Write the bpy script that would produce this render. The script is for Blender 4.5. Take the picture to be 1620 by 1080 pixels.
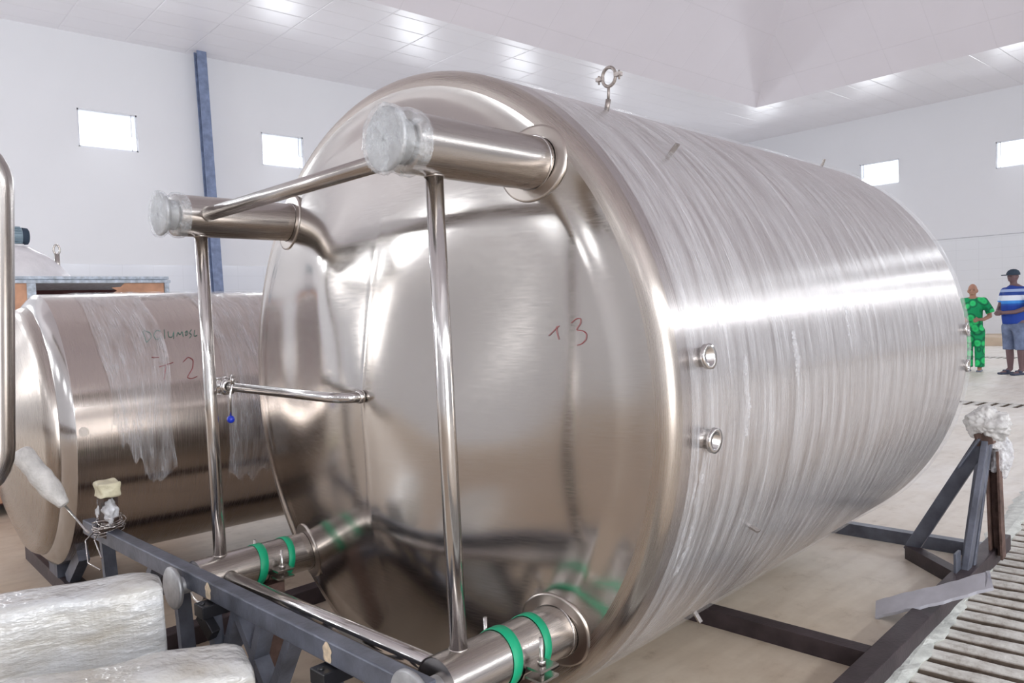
import bpy, bmesh, math, random
from mathutils import Vector, Matrix, noise
random.seed(7)
PI = math.pi
for o in list(bpy.data.objects): bpy.data.objects.remove(o)
SC = bpy.context.scene
COL = SC.collection

# ---------------------------------------------------------------- camera
CAM = Vector((0, 0, 1.37))
cd = (math.cos(.8461)*math.cos(-.0388), math.sin(.8461)*math.cos(-.0388), math.sin(-.0388))
D_ = Vector(cd)
R0 = Vector((math.sin(.8461), -math.cos(.8461), 0)); U0 = R0.cross(D_)
cr, sr = math.cos(-.0367), math.sin(-.0367)
R_ = R0*cr + U0*sr; U_ = U0*cr - R0*sr
FPX = 1214.17
cam_d = bpy.data.cameras.new('camera'); cam = bpy.data.objects.new('camera', cam_d); COL.objects.link(cam)
m3 = Matrix((R_, U_, -D_)).transposed()
cam.matrix_world = Matrix.Translation(CAM) @ m3.to_4x4()
cam_d.sensor_width = 36; cam_d.lens = FPX/1620*36; cam_d.clip_start = .02; cam_d.clip_end = 300
SC.camera = cam

def ray(x, y): return D_ + R_*((x-810)/FPX) - U_*((y-540)/FPX)
def atX(x, y, X): v = ray(x, y); return CAM + v*((X-CAM.x)/v.x)
def atY(x, y, Y): v = ray(x, y); return CAM + v*((Y-CAM.y)/v.y)
def atZ(x, y, Z): v = ray(x, y); return CAM + v*((Z-CAM.z)/v.z)

# ---------------------------------------------------------------- view, world, lights
SC.view_settings.view_transform = 'Standard'; SC.view_settings.look = 'None'
SC.view_settings.gamma = 1; SC.view_settings.use_curve_mapping = False
SC.view_settings.exposure = -1.28
SC.cycles.use_denoising = True
SC.cycles.max_bounces = 10; SC.cycles.diffuse_bounces = 5; SC.cycles.glossy_bounces = 5
SC.cycles.transparent_max_bounces = 12; SC.cycles.sample_clamp_indirect = 8
w = bpy.data.worlds.new('sky'); SC.world = w; w.use_nodes = True
w.node_tree.nodes['Background'].inputs[0].default_value = (.86, .93, 1, 1)
w.node_tree.nodes['Background'].inputs[1].default_value = 5.0

# room dimensions (metres)
XB, XF = -9.0, 25.24         # back wall (behind camera) and front wall
YR, YL = -9.0, 17.07         # right wall and left wall
HS = 7.18                    # height of the flat perimeter ceiling
ZB, ZT = 4.95, 5.71          # high windows
WIN_L = [(-7.5+3.79*k, -6.4+3.79*k) for k in range(0)] + [(3.86, 4.97), (7.64, 8.68), (11.42, 12.5), (15.2, 16.3), (19.0, 20.1), (.08, 1.19), (-3.7, -2.6), (-7.5, -6.4)]
WIN_F = [(9.95, 11.18), (6.1, 7.29), (2.2, 3.4), (-1.7, -.5), (-5.6, -4.4), (13.8, 15.0)]
WIN_R = [(-6.4+3.8*k, -5.3+3.8*k) for k in range(8)]
WIN_B = [(-6.2+3.8*k, -5.0+3.8*k) for k in range(6)]
ADDED_OPEN_B = (9.6, 13.2, 2.4, 4.1)     # added unseen back-wall opening, puts bright bands on the cone: y0, y1, z0, z1
ADDED_OPEN_R = (-4.5, 0.5, 0.0, 3.4)    # added unseen right-wall opening, brightens the floor: x0, x1, z0, z1

def area(name, loc, direction, sx, sy, power, col=(.92, .96, 1)):
    L = bpy.data.lights.new(name, 'AREA'); L.shape = 'RECTANGLE'; L.size = sx; L.size_y = sy
    L.energy = power; L.color = col
    if name.startswith('window'): direction = (direction[0], direction[1], -.55); L.spread = 2.6
    o = bpy.data.objects.new(name, L); COL.objects.link(o); o.location = loc
    o.rotation_euler = Vector(direction).to_track_quat('-Z', 'Y').to_euler()
    return o
WP = 260
for a, b in WIN_L: area('window_daylight', ((a+b)/2, YL-.02, (ZB+ZT)/2), (0, -1, 0), b-a-.1, ZT-ZB-.1, WP*.6)
for a, b in WIN_F: area('window_daylight', (XF-.02, (a+b)/2, (ZB+ZT)/2), (-1, 0, 0), b-a-.1, ZT-ZB-.1, WP*.6)
for a, b in WIN_R: area('window_daylight', ((a+b)/2, YR+.02, (ZB+ZT)/2), (0, 1, 0), b-a-.1, ZT-ZB-.1, WP*1.25)
for a, b in WIN_B: area('window_daylight', (XB+.02, (a+b)/2, (ZB+ZT)/2), (1, 0, 0), b-a-.1, ZT-ZB-.1, WP*(1.2 if a > 8 else .12))
area('added_opening_light', (XB+.02, (ADDED_OPEN_B[0]+ADDED_OPEN_B[1])/2, (ADDED_OPEN_B[2]+ADDED_OPEN_B[3])/2), (1, 0, 0), ADDED_OPEN_B[1]-ADDED_OPEN_B[0], ADDED_OPEN_B[3]-ADDED_OPEN_B[2], 420, (1, 1, 1))  # lamp of the added back opening, for reflections in the cone
area('added_opening_light', ((ADDED_OPEN_R[0]+ADDED_OPEN_R[1])/2, YR+.02, ADDED_OPEN_R[3]/2), (0, 1, 0), ADDED_OPEN_R[1]-ADDED_OPEN_R[0], ADDED_OPEN_R[3], 1100, (1, 1, 1))  # lamp of the added right opening, lifts floor and lower shell

# ---------------------------------------------------------------- materials
MATS = {}
class NT:
    def __init__(s, name):
        s.m = bpy.data.materials.new(name); s.m.use_nodes = True; s.t = s.m.node_tree
        s.b = s.t.nodes['Principled BSDF']; s.out = s.t.nodes['Material Output']; MATS[name] = s.m
    def n(s, typ, **kw):
        nd = s.t.nodes.new(typ)
        for k, v in kw.items():
            if k.startswith('i_'):
                key = k[2:]; nd.inputs[int(key) if key.isdigit() else key].default_value = v
            else: setattr(nd, k, v)
        return nd
    def l(s, a, b): s.t.links.new(a, b)
    def coords(s, kind='Object', scale=(1, 1, 1), loc=(0, 0, 0)):
        tc = s.n('ShaderNodeTexCoord'); mp = s.n('ShaderNodeMapping')
        mp.inputs['Scale'].default_value = scale; mp.inputs['Location'].default_value = loc
        s.l(tc.outputs[kind], mp.inputs[0]); return mp.outputs[0]
    def noise(s, vec, scale, detail=4, rough=.55):
        nd = s.n('ShaderNodeTexNoise'); nd.inputs['Scale'].default_value = scale
        nd.inputs['Detail'].default_value = detail; nd.inputs['Roughness'].default_value = rough
        s.l(vec, nd.inputs['Vector']); return nd.outputs['Fac']
    def ramp(s, fac, stops):
        nd = s.n('ShaderNodeValToRGB'); e = nd.color_ramp.elements
        while len(e) < len(stops): e.new(.5)
        for el, (p, c) in zip(e, stops):
            el.position = p; el.color = (*c, 1) if len(c) == 3 else c
        s.l(fac, nd.inputs[0]); return nd.outputs[0]
    def rng(s, fac, a, b, lo=0., hi=1.):
        nd = s.n('ShaderNodeMapRange'); nd.inputs[1].default_value = lo; nd.inputs[2].default_value = hi
        nd.inputs[3].default_value = a; nd.inputs[4].default_value = b; s.l(fac, nd.inputs[0]); return nd.outputs[0]
    def bump(s, h, strength=.3, dist=.01, prev=None):
        nd = s.n('ShaderNodeBump'); nd.inputs['Strength'].default_value = strength; nd.inputs['Distance'].default_value = dist
        s.l(h, nd.inputs['Height'])
        if prev is not None: s.l(prev, nd.inputs['Normal'])
        return nd.outputs[0]
    def set(s, **kw):
        for k, v in kw.items():
            k = k.replace('_', ' '); inp = s.b.inputs[k]
            if hasattr(v, 'is_output') or isinstance(v, bpy.types.NodeSocket): s.l(v, inp)
            elif k == 'Base Color': inp.default_value = (*v, 1)
            else: inp.default_value = v
        return s.m

def flat(name, col, rough=.6, metal=0., var=.08, sc=8, bump=.0, spec=.5):
    t = NT(name); v = t.coords(); f = t.noise(v, sc)
    c = t.ramp(f, [(.3, tuple(max(0, x*(1-var)) for x in col)), (.7, tuple(min(1, x*(1+var)) for x in col))])
    kw = dict(Base_Color=c, Roughness=rough, Metallic=metal)
    if bump: kw['Normal'] = t.bump(t.noise(v, sc*6), bump, .01)
    m = t.set(**kw); t.b.inputs['Specular IOR Level'].default_value = spec
    return m

def steel(name, col, rough, grain=(40, 1.5, 1.5), gstr=.05, kind='Object', wav=0, aniso=0.):
    t = NT(name)
    v = t.coords(kind, grain); f = t.noise(v, 6, 3, .6)
    v2 = t.coords(kind, (1, 1, 1)); g = t.noise(v2, 2.2, 3)
    c = t.ramp(g, [(.3, tuple(x*.94 for x in col)), (.7, col)])
    r = t.rng(f, rough*.8, rough*1.25, .3, .7)
    nrm = t.bump(f, gstr, .002)
    if wav: nrm = t.bump(t.noise(v2, 1.6, 1), wav, .05, nrm)
    if aniso:
        tg = t.n('ShaderNodeTangent', direction_type='UV_MAP'); tg.uv_map = 'UVMap'; t.l(tg.outputs[0], t.b.inputs['Tangent'])
    return t.set(Base_Color=c, Metallic=1., Roughness=r, Normal=nrm, Anisotropic=aniso)

M_shell = steel('brushed_shell_steel', (.57, .53, .515), .26, (200, .5, 1), .004, 'UV', 0, .85)
M_shell2 = steel('brushed_shell_steel_warm', (.54, .475, .435), .24, (200, .5, 1), .004, 'UV', 0, .85)
M_cone = steel('polished_cone_steel', (.55, .515, .485), .17, (3, 3, 40), .006)
M_knuckle = steel('satin_knuckle_steel', (.50, .45, .41), .27, (200, .6, 1), .004, 'UV', 0, .6)
M_pipe = steel('satin_pipe_steel', (.46, .425, .40), .25, (.6, 60, 1), .02, 'UV')
M_bright = steel('polished_tube_steel', (.60, .575, .56), .16, (60, 1, 1), .02)
M_dark = flat('dark_painted_frame_steel', (.12, .13, .165), .42, .35, .35, 9, .15)
M_rust = flat('rust_brown_steel', (.14, .085, .07), .7, .2, .5, 14, .3)
M_browniron = flat('brown_black_channel_steel', (.058, .043, .048), .5, .3, .3, 10, .15)
M_plate = flat('dull_grey_foot_plate', (.42, .42, .43), .55, .8, .15, 30)
M_green = flat('green_tape', (.0, .33, .16), .5)
M_blue = flat('blue_knob_plastic', (.01, .035, .5), .25)
M_black = flat('black_rubber', (.015, .015, .018), .3)
M_cream = flat('peeled_cream_paint', (.62, .5, .36), .8, 0, .25, 60)
M_wood = flat('orange_wood', (.55, .30, .19), .7, 0, .25, 7)
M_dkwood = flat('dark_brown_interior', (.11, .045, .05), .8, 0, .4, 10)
M_bluegrey = flat('weathered_blue_paint', (.48, .54, .62), .6, .1, .35, 26, .1)
M_post = flat('blue_grey_column_paint', (.19, .24, .38), .55, .1, .3, 7, .1)
M_red = flat('red_marker', (.30, .05, .06), .5, 0, .2, 60)
M_grnink = flat('green_marker', (.07, .20, .16), .5, 0, .2, 60)
M_foam = flat('yellowed_foam', (.66, .61, .44), .45, 0, .15, 12, .3)
M_skin = flat('warm_brown_skin', (.42, .22, .15), .6)
M_skin2 = flat('dark_brown_skin', (.16, .095, .10), .6)
M_denim = flat('faded_blue_denim', (.15, .19, .30), .85, 0, .4, 7)
M_navy = flat('navy_cap_cloth', (.03, .05, .08), .8)
M_shoe = flat('dark_sandal', (.05, .06, .10), .7)
M_grey = flat('grey_folder', (.2, .22, .28), .6)
M_tan = flat('tan_dusty_plinth', (.62, .50, .38), .9, 0, .15, 1.2)
M_motor = flat('blue_grey_cast_motor', (.27, .36, .42), .45, .2)
M_concrete = None

# walls, ceiling, floor
def wall_mat(name, col, tile_z, tilecol, var=.02):
    t = NT(name)
    tc = t.n('ShaderNodeNewGeometry'); sp = t.n('ShaderNodeSeparateXYZ'); t.l(tc.outputs['Position'], sp.inputs[0])
    lt = t.n('ShaderNodeMath', operation='LESS_THAN'); t.l(sp.outputs[2], lt.inputs[0]); lt.inputs[1].default_value = tile_z
    mp = t.n('ShaderNodeMapping'); t.l(tc.outputs['Position'], mp.inputs[0])
    no = t.noise(mp.outputs[0], .8, 5)
    c1 = t.ramp(no, [(.3, tuple(x*(1-var) for x in col)), (.7, col)])
    # tile joints every 0.6 x 0.3 m
    def joint(sock, per, wdt):
        a = t.n('ShaderNodeMath', operation='PINGPONG'); t.l(sock, a.inputs[0]); a.inputs[1].default_value = per/2
        b = t.n('ShaderNodeMath', operation='LESS_THAN'); t.l(a.outputs[0], b.inputs[0]); b.inputs[1].default_value = wdt; return b.outputs[0]
    ad = t.n('ShaderNodeMath', operation='ADD'); t.l(sp.outputs[0], ad.inputs[0]); t.l(sp.outputs[1], ad.inputs[1])
    mx = t.n('ShaderNodeMath', operation='MAXIMUM'); t.l(joint(ad.outputs[0], .6, .003), mx.inputs[0]); t.l(joint(sp.outputs[2], .3, .003), mx.inputs[1])
    tilec = t.n('ShaderNodeMix', data_type='RGBA'); t.l(mx.outputs[0], tilec.inputs[0])
    tilec.inputs[6].default_value = (*tilecol, 1); tilec.inputs[7].default_value = (*[x*.88 for x in tilecol], 1)
    fin = t.n('ShaderNodeMix', data_type='RGBA'); t.l(lt.outputs[0], fin.inputs[0]); t.l(c1, fin.inputs[6]); t.l(tilec.outputs[2], fin.inputs[7])
    return t.set(Base_Color=fin.outputs[2], Roughness=t.rng(lt.outputs[0], .75, .12))
M_wallL = wall_mat('white_plaster_over_tile_left', (.82, .83, .87), 2.63, (.78, .80, .86))
M_wallF = wall_mat('white_plaster_over_tile_front', (.82, .83, .87), 3.06, (.80, .82, .86))

def ceil_mat(name, col, rough, pitch, w_, axes=(0, 1), jointc=.92, bs=.4):
    t = NT(name)
    g = t.n('ShaderNodeNewGeometry'); sp = t.n('ShaderNodeSeparateXYZ'); t.l(g.outputs['Position'], sp.inputs[0])
    def tri(i, per):
        a = t.n('ShaderNodeMath', operation='PINGPONG'); t.l(sp.outputs[i], a.inputs[0]); a.inputs[1].default_value = per/2
        return t.rng(a.outputs[0], 0, 1, 0, w_)
    mn = t.n('ShaderNodeMath', operation='MINIMUM'); t.l(tri(axes[0], pitch[0]), mn.inputs[0]); t.l(tri(axes[1], pitch[1]), mn.inputs[1])
    no = t.noise(t.coords(), .7, 3)
    c1 = t.ramp(no, [(.3, tuple(x*.97 for x in col)), (.7, col)])
    mx = t.n('ShaderNodeMix', data_type='RGBA', blend_type='MULTIPLY'); mx.inputs[0].default_value = 1
    t.l(c1, mx.inputs[6]); t.l(t.ramp(mn.outputs[0], [(0, (jointc,)*3), (1, (1, 1, 1))]), mx.inputs[7])
    return t.set(Base_Color=mx.outputs[2], Roughness=rough, Normal=t.bump(mn.outputs[0], bs, .02))
M_soffit = ceil_mat('glossy_panel_soffit', (.86, .85, .90), .32, (1.2, .6), .02, jointc=.975)
M_vault = ceil_mat('lilac_panel_vault', (.80, .77, .83), .5, (1.2, 1.2), .012, jointc=.93, bs=.2)

t = NT('dusty_concrete_floor')
v = t.coords(); f1 = t.noise(v, .55, 6, .6); f2 = t.noise(v, 6, 6, .7); f3 = t.noise(t.coords(scale=(1, 7, 1)), 1.5, 4)
c = t.ramp(f1, [(.25, (.72, .66, .58)), (.5, (.80, .76, .70)), (.75, (.86, .84, .81))])
mx = t.n('ShaderNodeMix', data_type='RGBA', blend_type='MULTIPLY'); mx.inputs[0].default_value = 1
t.l(c, mx.inputs[6]); t.l(t.ramp(f2, [(.25, (.62, .56, .50)), (.42, (.92, .90, .88)), (.62, (1, 1, 1))]), mx.inputs[7])
mx2 = t.n('ShaderNodeMix', data_type='RGBA', blend_type='MULTIPLY'); mx2.inputs[0].default_value = 1
t.l(mx.outputs[2], mx2.inputs[6]); t.l(t.ramp(f3, [(.3, (.88, .87, .86)), (.55, (1, 1, 1))]), mx2.inputs[7])
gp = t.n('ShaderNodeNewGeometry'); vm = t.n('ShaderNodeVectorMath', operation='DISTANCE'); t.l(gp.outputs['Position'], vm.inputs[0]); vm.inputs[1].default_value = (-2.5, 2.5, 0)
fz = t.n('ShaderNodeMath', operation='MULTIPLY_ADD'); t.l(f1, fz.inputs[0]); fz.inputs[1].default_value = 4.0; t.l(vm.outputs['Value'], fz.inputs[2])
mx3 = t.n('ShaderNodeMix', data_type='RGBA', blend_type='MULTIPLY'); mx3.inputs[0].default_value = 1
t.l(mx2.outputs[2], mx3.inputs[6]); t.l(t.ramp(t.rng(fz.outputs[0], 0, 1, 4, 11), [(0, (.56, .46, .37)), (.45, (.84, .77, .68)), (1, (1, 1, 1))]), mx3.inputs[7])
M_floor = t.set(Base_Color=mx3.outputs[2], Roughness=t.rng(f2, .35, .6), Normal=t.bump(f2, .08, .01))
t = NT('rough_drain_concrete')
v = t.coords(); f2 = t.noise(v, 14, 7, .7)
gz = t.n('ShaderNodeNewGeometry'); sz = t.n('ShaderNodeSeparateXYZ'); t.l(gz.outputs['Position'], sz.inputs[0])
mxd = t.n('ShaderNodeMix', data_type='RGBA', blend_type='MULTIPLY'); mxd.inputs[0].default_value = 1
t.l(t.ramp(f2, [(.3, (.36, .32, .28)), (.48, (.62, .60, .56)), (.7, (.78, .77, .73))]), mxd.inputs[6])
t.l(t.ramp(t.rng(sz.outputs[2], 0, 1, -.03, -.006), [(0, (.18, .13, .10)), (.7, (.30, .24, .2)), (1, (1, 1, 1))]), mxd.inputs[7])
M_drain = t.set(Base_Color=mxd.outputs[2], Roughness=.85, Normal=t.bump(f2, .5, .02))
M_pit = flat('dark_drain_pit', (.05, .04, .035), .9)

t = NT('window_glass'); M_glass = t.set(Base_Color=(1, 1, 1), Roughness=.02, Transmission_Weight=1., IOR=1.05)
M_frame = flat('white_window_frame', (.8, .82, .88), .4)
t = NT('bright_overcast_backing')

def film(name, lo, hi, rough=.22, scale=(70, 2.2, 1), bs=.5, kind='UV', col=(.93, .94, .98), nsc=3):
    t = NT(name)
    v = t.coords(kind, scale); f = t.noise(v, nsc, 5, .65); v2 = t.coords(kind, (scale[0]*.12, scale[1]*.5, 1)); g = t.noise(v2, nsc, 4, .6)
    ad = t.n('ShaderNodeMath', operation='MULTIPLY'); t.l(f, ad.inputs[0]); t.l(g, ad.inputs[1])
    al = t.rng(ad.outputs[0], lo, hi, .14, .42)
    return t.set(Base_Color=col, Roughness=rough, Alpha=al, Normal=t.bump(f, bs, .01), Specular_IOR_Level=.9)
M_film = film('stretch_film_wrap', .03, .42, .2, (75, 1.3, 1), .2)
M_film2 = film('thin_stretch_film', .02, .45, .15, scale=(55, 2.2, 1), bs=.6)
M_footfilm = film('foot_wrap_film', .05, .55, .12, (9, 9, 9), .9, 'Object', (.80, .84, .88))
M_pucker = film('pucker_film', .0, .5, .12, (30, 30, 30), .8, 'Object')
M_scrap = film('crumpled_film', .15, .9, .15, (6, 6, 6), .8, 'Object')
t = NT('wrapped_bundle_white')
v = t.coords(scale=(1, 1, 3)); f = t.noise(v, 3, 6, .6); f2 = t.noise(t.coords(scale=(9, 9, 2.5)), 3, 2, .5)
M_bundle = t.set(Base_Color=t.ramp(f, [(.25, (.44, .38, .29)), (.40, (.55, .53, .49)), (.6, (.66, .67, .68))]), Roughness=.2, Normal=t.bump(f, .8, .04, t.bump(f2, .6, .012)), Specular_IOR_Level=.8)
M_wrapgrey = flat('milky_machine_wrap', (.72, .70, .72), .35, 0, .12, 5, .5)
t = NT('green_print_cloth')
v = t.coords(); vo = t.n('ShaderNodeTexVoronoi'); vo.inputs['Scale'].default_value = 7; t.l(v, vo.inputs[0])
M_greencloth = t.set(Base_Color=t.ramp(vo.outputs['Distance'], [(.12, (.02, .55, .16)), (.3, (.03, .7, .2)), (.5, (.0, .12, .06)), (.65, (.0, .35, .12))]), Roughness=.8)
t = NT('blue_striped_polo')
g = t.n('ShaderNodeTexCoord'); sp = t.n('ShaderNodeSeparateXYZ'); t.l(g.outputs['Object'], sp.inputs[0])
M_polo = t.set(Base_Color=t.ramp(t.rng(sp.outputs[2], 0, 1, .8, 1.6), [(0, (.01, .05, .33)), (.46, (.015, .09, .42)), (.50, (.05, .28, .75)), (.55, (.05, .28, .75)), (.56, (.8, .85, .95)), (.66, (.8, .85, .95)), (.67, (.02, .06, .3)), (.74, (.35, .45, .7)), (.80, (.02, .06, .33))]), Roughness=.8)
t.t.nodes['Color Ramp'].color_ramp.interpolation = 'CONSTANT'

# ---------------------------------------------------------------- mesh helpers
class MB:
    def __init__(s): s.bm = bmesh.new(); s.uv = s.bm.loops.layers.uv.new('UVMap')
    def quad(s, vs, uvs=None):
        try: f = s.bm.faces.new(vs)
        except ValueError: return None
        f.smooth = True
        if uvs:
            for lp, u in zip(f.loops, uvs): lp[s.uv].uv = u
        return f
    def box(s, lo, hi, mat=None):
        x0, y0, z0 = lo; x1, y1, z1 = hi
        P = [Vector(q) for q in ((x0, y0, z0), (x1, y0, z0), (x1, y1, z0), (x0, y1, z0), (x0, y0, z1), (x1, y0, z1), (x1, y1, z1), (x0, y1, z1))]
        if mat is not None: P = [mat @ q for q in P]
        V = [s.bm.verts.new(q) for q in P]
        for f in ((3, 2, 1, 0), (4, 5, 6, 7), (0, 1, 5, 4), (1, 2, 6, 5), (2, 3, 7, 6), (3, 0, 4, 7)):
            fc = s.bm.faces.new([V[i] for i in f]); fc.smooth = False
        return s
    def bar(s, A, B, w_, h, up=(0, 0, 1), channel=0):
        """rectangular bar from A to B, w_ across, h along up; channel > 0 cuts an open U of that wall thickness"""
        A = Vector(A); B = Vector(B); x = (B-A); L = x.length; x.normalize()
        y = Vector(up).cross(x).normalized(); z = x.cross(y)
        M = Matrix(((x.x, y.x, z.x, A.x), (x.y, y.y, z.y, A.y), (x.z, y.z, z.z, A.z), (0, 0, 0, 1)))
        if not channel: return s.box((0, -w_/2, -h/2), (L, w_/2, h/2), M)
        c = channel
        s.box((0, -w_/2, -h/2), (L, w_/2, -h/2+c), M); s.box((0, -w_/2, h/2-c), (L, w_/2, h/2), M)
        s.box((0, w_/2-c, -h/2+c), (L, w_/2, h/2-c), M); return s
    def lathe(s, prof, axis='x', c=(0, 0, 0), n=64, cap0=False, cap1=False, t0=0, t1=2*PI, fn=None):
        """prof: (a, r) along the axis"""
        c = Vector(c); full = abs(t1-t0-2*PI) < 1e-6; N = n if full else n+1
        rings = []
        acc = 0; lens = [0]
        for (a0, r0), (a1, r1) in zip(prof, prof[1:]): acc += math.hypot(a1-a0, r1-r0); lens.append(acc)
        for a, r in prof:
            ring = []
            for i in range(N):
                th = t0+(t1-t0)*i/n
                rr, aa = (r, a) if fn is None else fn(r, a, th)
                cy, cz = math.cos(th)*rr, math.sin(th)*rr
                p = Vector((aa, cy, cz)) if axis == 'x' else (Vector((cy, aa, cz)) if axis == 'y' else Vector((cy, cz, aa)))
                ring.append(s.bm.verts.new(c+p))
            rings.append(ring)
        for k in range(len(prof)-1):
            for i in range(n):
                j = (i+1) % N
                vs = [rings[k][i], rings[k][j], rings[k+1][j], rings[k+1][i]]
                u0 = (t0+(t1-t0)*i/n); u1 = (t0+(t1-t0)*(i+1)/n)
                s.quad(vs, [(lens[k], u0), (lens[k], u1), (lens[k+1], u1), (lens[k+1], u0)])
        for flag, ring in ((cap0, rings[0]), (cap1, rings[-1])):
            if flag:
                f = s.bm.faces.new(ring); f.smooth = False
        return s
    def tube(s, pts, r, n=16, caps=True, radii=None, closed=False):
        pts = [Vector(q) for q in pts]; m = len(pts)
        tang = []
        for i in range(m):
            a = pts[(i-1) % m] if (closed or i > 0) else pts[0]; b = pts[(i+1) % m] if (closed or i < m-1) else pts[-1]
            tang.append((b-a).normalized())
        up = Vector((0, 0, 1)) if abs(tang[0].z) < .9 else Vector((1, 0, 0))
        y = tang[0].cross(up).normalized(); rings = []; L = 0
        for i in range(m):
            if i: L += (pts[i]-pts[i-1]).length
            y = (y-tang[i]*y.dot(tang[i])).normalized(); z = tang[i].cross(y)
            rr = radii[i] if radii else r
            rings.append(([s.bm.verts.new(pts[i]+y*math.cos(2*PI*k/n)*rr+z*math.sin(2*PI*k/n)*rr) for k in range(n)], L))
        for i in range(m if closed else m-1):
            (ra, la), (rb, lb) = rings[i], rings[(i+1) % m]
            for k in range(n):
                j = (k+1) % n
                s.quad([ra[k], ra[j], rb[j], rb[k]], [(la, k/n), (la, (k+1)/n), (lb, (k+1)/n), (lb, k/n)])
        if caps and not closed:
            for ring in (rings[0][0][::-1], rings[-1][0]):
                f = s.bm.faces.new(ring); f.smooth = False
        return s
    def build(s, name, mat, parent=None, loc=(0, 0, 0), rotz=0, bevel=0, subsurf=0):
        bmesh.ops.recalc_face_normals(s.bm, faces=s.bm.faces)
        me = bpy.data.meshes.new(name); s.bm.to_mesh(me); s.bm.free(); me.materials.append(mat)
        o = bpy.data.objects.new(name, me); COL.objects.link(o); o.location = loc; o.rotation_euler = (0, 0, rotz)
        if parent: o.parent = parent
        if bevel:
            b = o.modifiers.new('bevel', 'BEVEL'); b.width = bevel; b.segments = 2; b.limit_method = 'ANGLE'
        if subsurf:
            b = o.modifiers.new('subsurf', 'SUBSURF'); b.levels = b.render_levels = subsurf
        return o

def tag(o, label, cat=None, group=None, kind=None):
    if label: o['label'] = label
    if cat: o['category'] = cat
    if group: o['group'] = group
    if kind: o['kind'] = kind
    return o
def thing(name, label, cat, loc=(0, 0, 0), rz=0, group=None):
    o = bpy.data.objects.new(name, None); COL.objects.link(o); o.location = loc; o.rotation_euler = (0, 0, rz)
    o.empty_display_size = .2
    return tag(o, label, cat, group)
def copy_tree(o, parent=None):
    c = o.copy(); COL.objects.link(c)
    if parent: c.parent = parent
    for ch in list(o.children): copy_tree(ch, c)
    return c
def bend(pts, rad, n=7):
    """round the corners of a polyline"""
    pts = [Vector(p) for p in pts]; out = [pts[0]]
    for i in range(1, len(pts)-1):
        a, b, c = pts[i-1], pts[i], pts[i+1]
        u = (a-b).normalized(); v = (c-b).normalized(); r = min(rad, (a-b).length*.45, (c-b).length*.45)
        p0 = b+u*r; p1 = b+v*r
        for k in range(n+1):
            q = k/n; out.append(p0*(1-q)**2+b*2*q*(1-q)+p1*q*q)
    out.append(pts[-1]); return out

# ---------------------------------------------------------------- the hall
def wall_cells(axis, pos, thick, a0, a1, z0, z1, holes):
    """wall in the plane axis = pos, from a0 to a1, with rectangular holes (a, b, zl, zh)"""
    mb = MB()
    As = sorted(set([a0, a1]+[h[0] for h in holes]+[h[1] for h in holes])); Zs = sorted(set([z0, z1]+[h[2] for h in holes]+[h[3] for h in holes]))
    for i in range(len(As)-1):
        run = None
        for j in range(len(Zs)-1):
            am, zm = (As[i]+As[i+1])/2, (Zs[j]+Zs[j+1])/2
            if any(h[0] < am < h[1] and h[2] < zm < h[3] for h in holes): continue
            lo = (As[i], Zs[j]); hi = (As[i+1], Zs[j+1])
            if axis == 'y': mb.box((lo[0], min(pos, pos+thick), lo[1]), (hi[0], max(pos, pos+thick), hi[1]))
            else: mb.box((min(pos, pos+thick), lo[0], lo[1]), (max(pos, pos+thick), hi[0], hi[1]))
    return mb
tag(wall_cells('y', YL, .3, XB, XF, 0, HS+.1, [(a, b, ZB, ZT) for a, b in WIN_L]).build('wall_left', M_wallL), None, kind='structure')
tag(wall_cells('x', XF, .3, YR, YL+.3, 0, HS+.1, [(a, b, ZB, ZT) for a, b in WIN_F]).build('wall_front', M_wallF), None, kind='structure')
tag(wall_cells('y', YR, -.3, XB, XF+.3, 0, HS+.1, [(a, b, ZB, ZT) for a, b in WIN_R]+[ADDED_OPEN_R]).build('wall_right', M_wallF), None, kind='structure')
tag(wall_cells('x', XB, -.3, YR-.3, YL+.3, 0, HS+.1, [(a, b, ZB, ZT) for a, b in WIN_B]+[ADDED_OPEN_B]).build('wall_back', M_wallF), None, kind='structure')
wn = 0
for axis, pos, lst, sgn in (('y', YL, WIN_L, 1), ('x', XF, WIN_F, 1), ('y', YR, WIN_R, -1), ('x', XB, WIN_B, -1)):
    for a, b in lst:
        wn += 1
        mb = MB(); p0, p1 = sorted((pos+sgn*.02, pos+sgn*.05))
        def bx(m, u0, u1, z0, z1):
            if axis == 'y': m.box((u0, p0, z0), (u1, p1, z1))
            else: m.box((p0, u0, z0), (p1, u1, z1))
        bx(mb, a, b, ZB, ZB+.03); bx(mb, a, b, ZT-.03, ZT); bx(mb, a, a+.03, ZB, ZT); bx(mb, b-.03, b, ZB, ZT)
        bx(mb, b-.12, b-.105, ZB, ZT)
        o = mb.build('window_%d' % wn, M_frame); tag(o, None, kind='structure')
        m2 = MB(); pp = pos+sgn*.035
        if axis == 'y': m2.box((a+.03, pp-.003, ZB+.03), (b-.03, pp+.003, ZT-.03))
        else: m2.box((pp-.003, a+.03, ZB+.03), (pp+.003, b-.03, ZT-.03))
        m2.build('window_pane', M_glass, o)

# drains: a long one beside the cradle and two far across the floor
DA = .12
dr_o = Vector((3.27, 1.17, 0)); dr_x = Vector((math.cos(DA), math.sin(DA), 0)); dr_y = Vector((math.sin(DA), -math.cos(DA), 0))
DRW = .62
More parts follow.
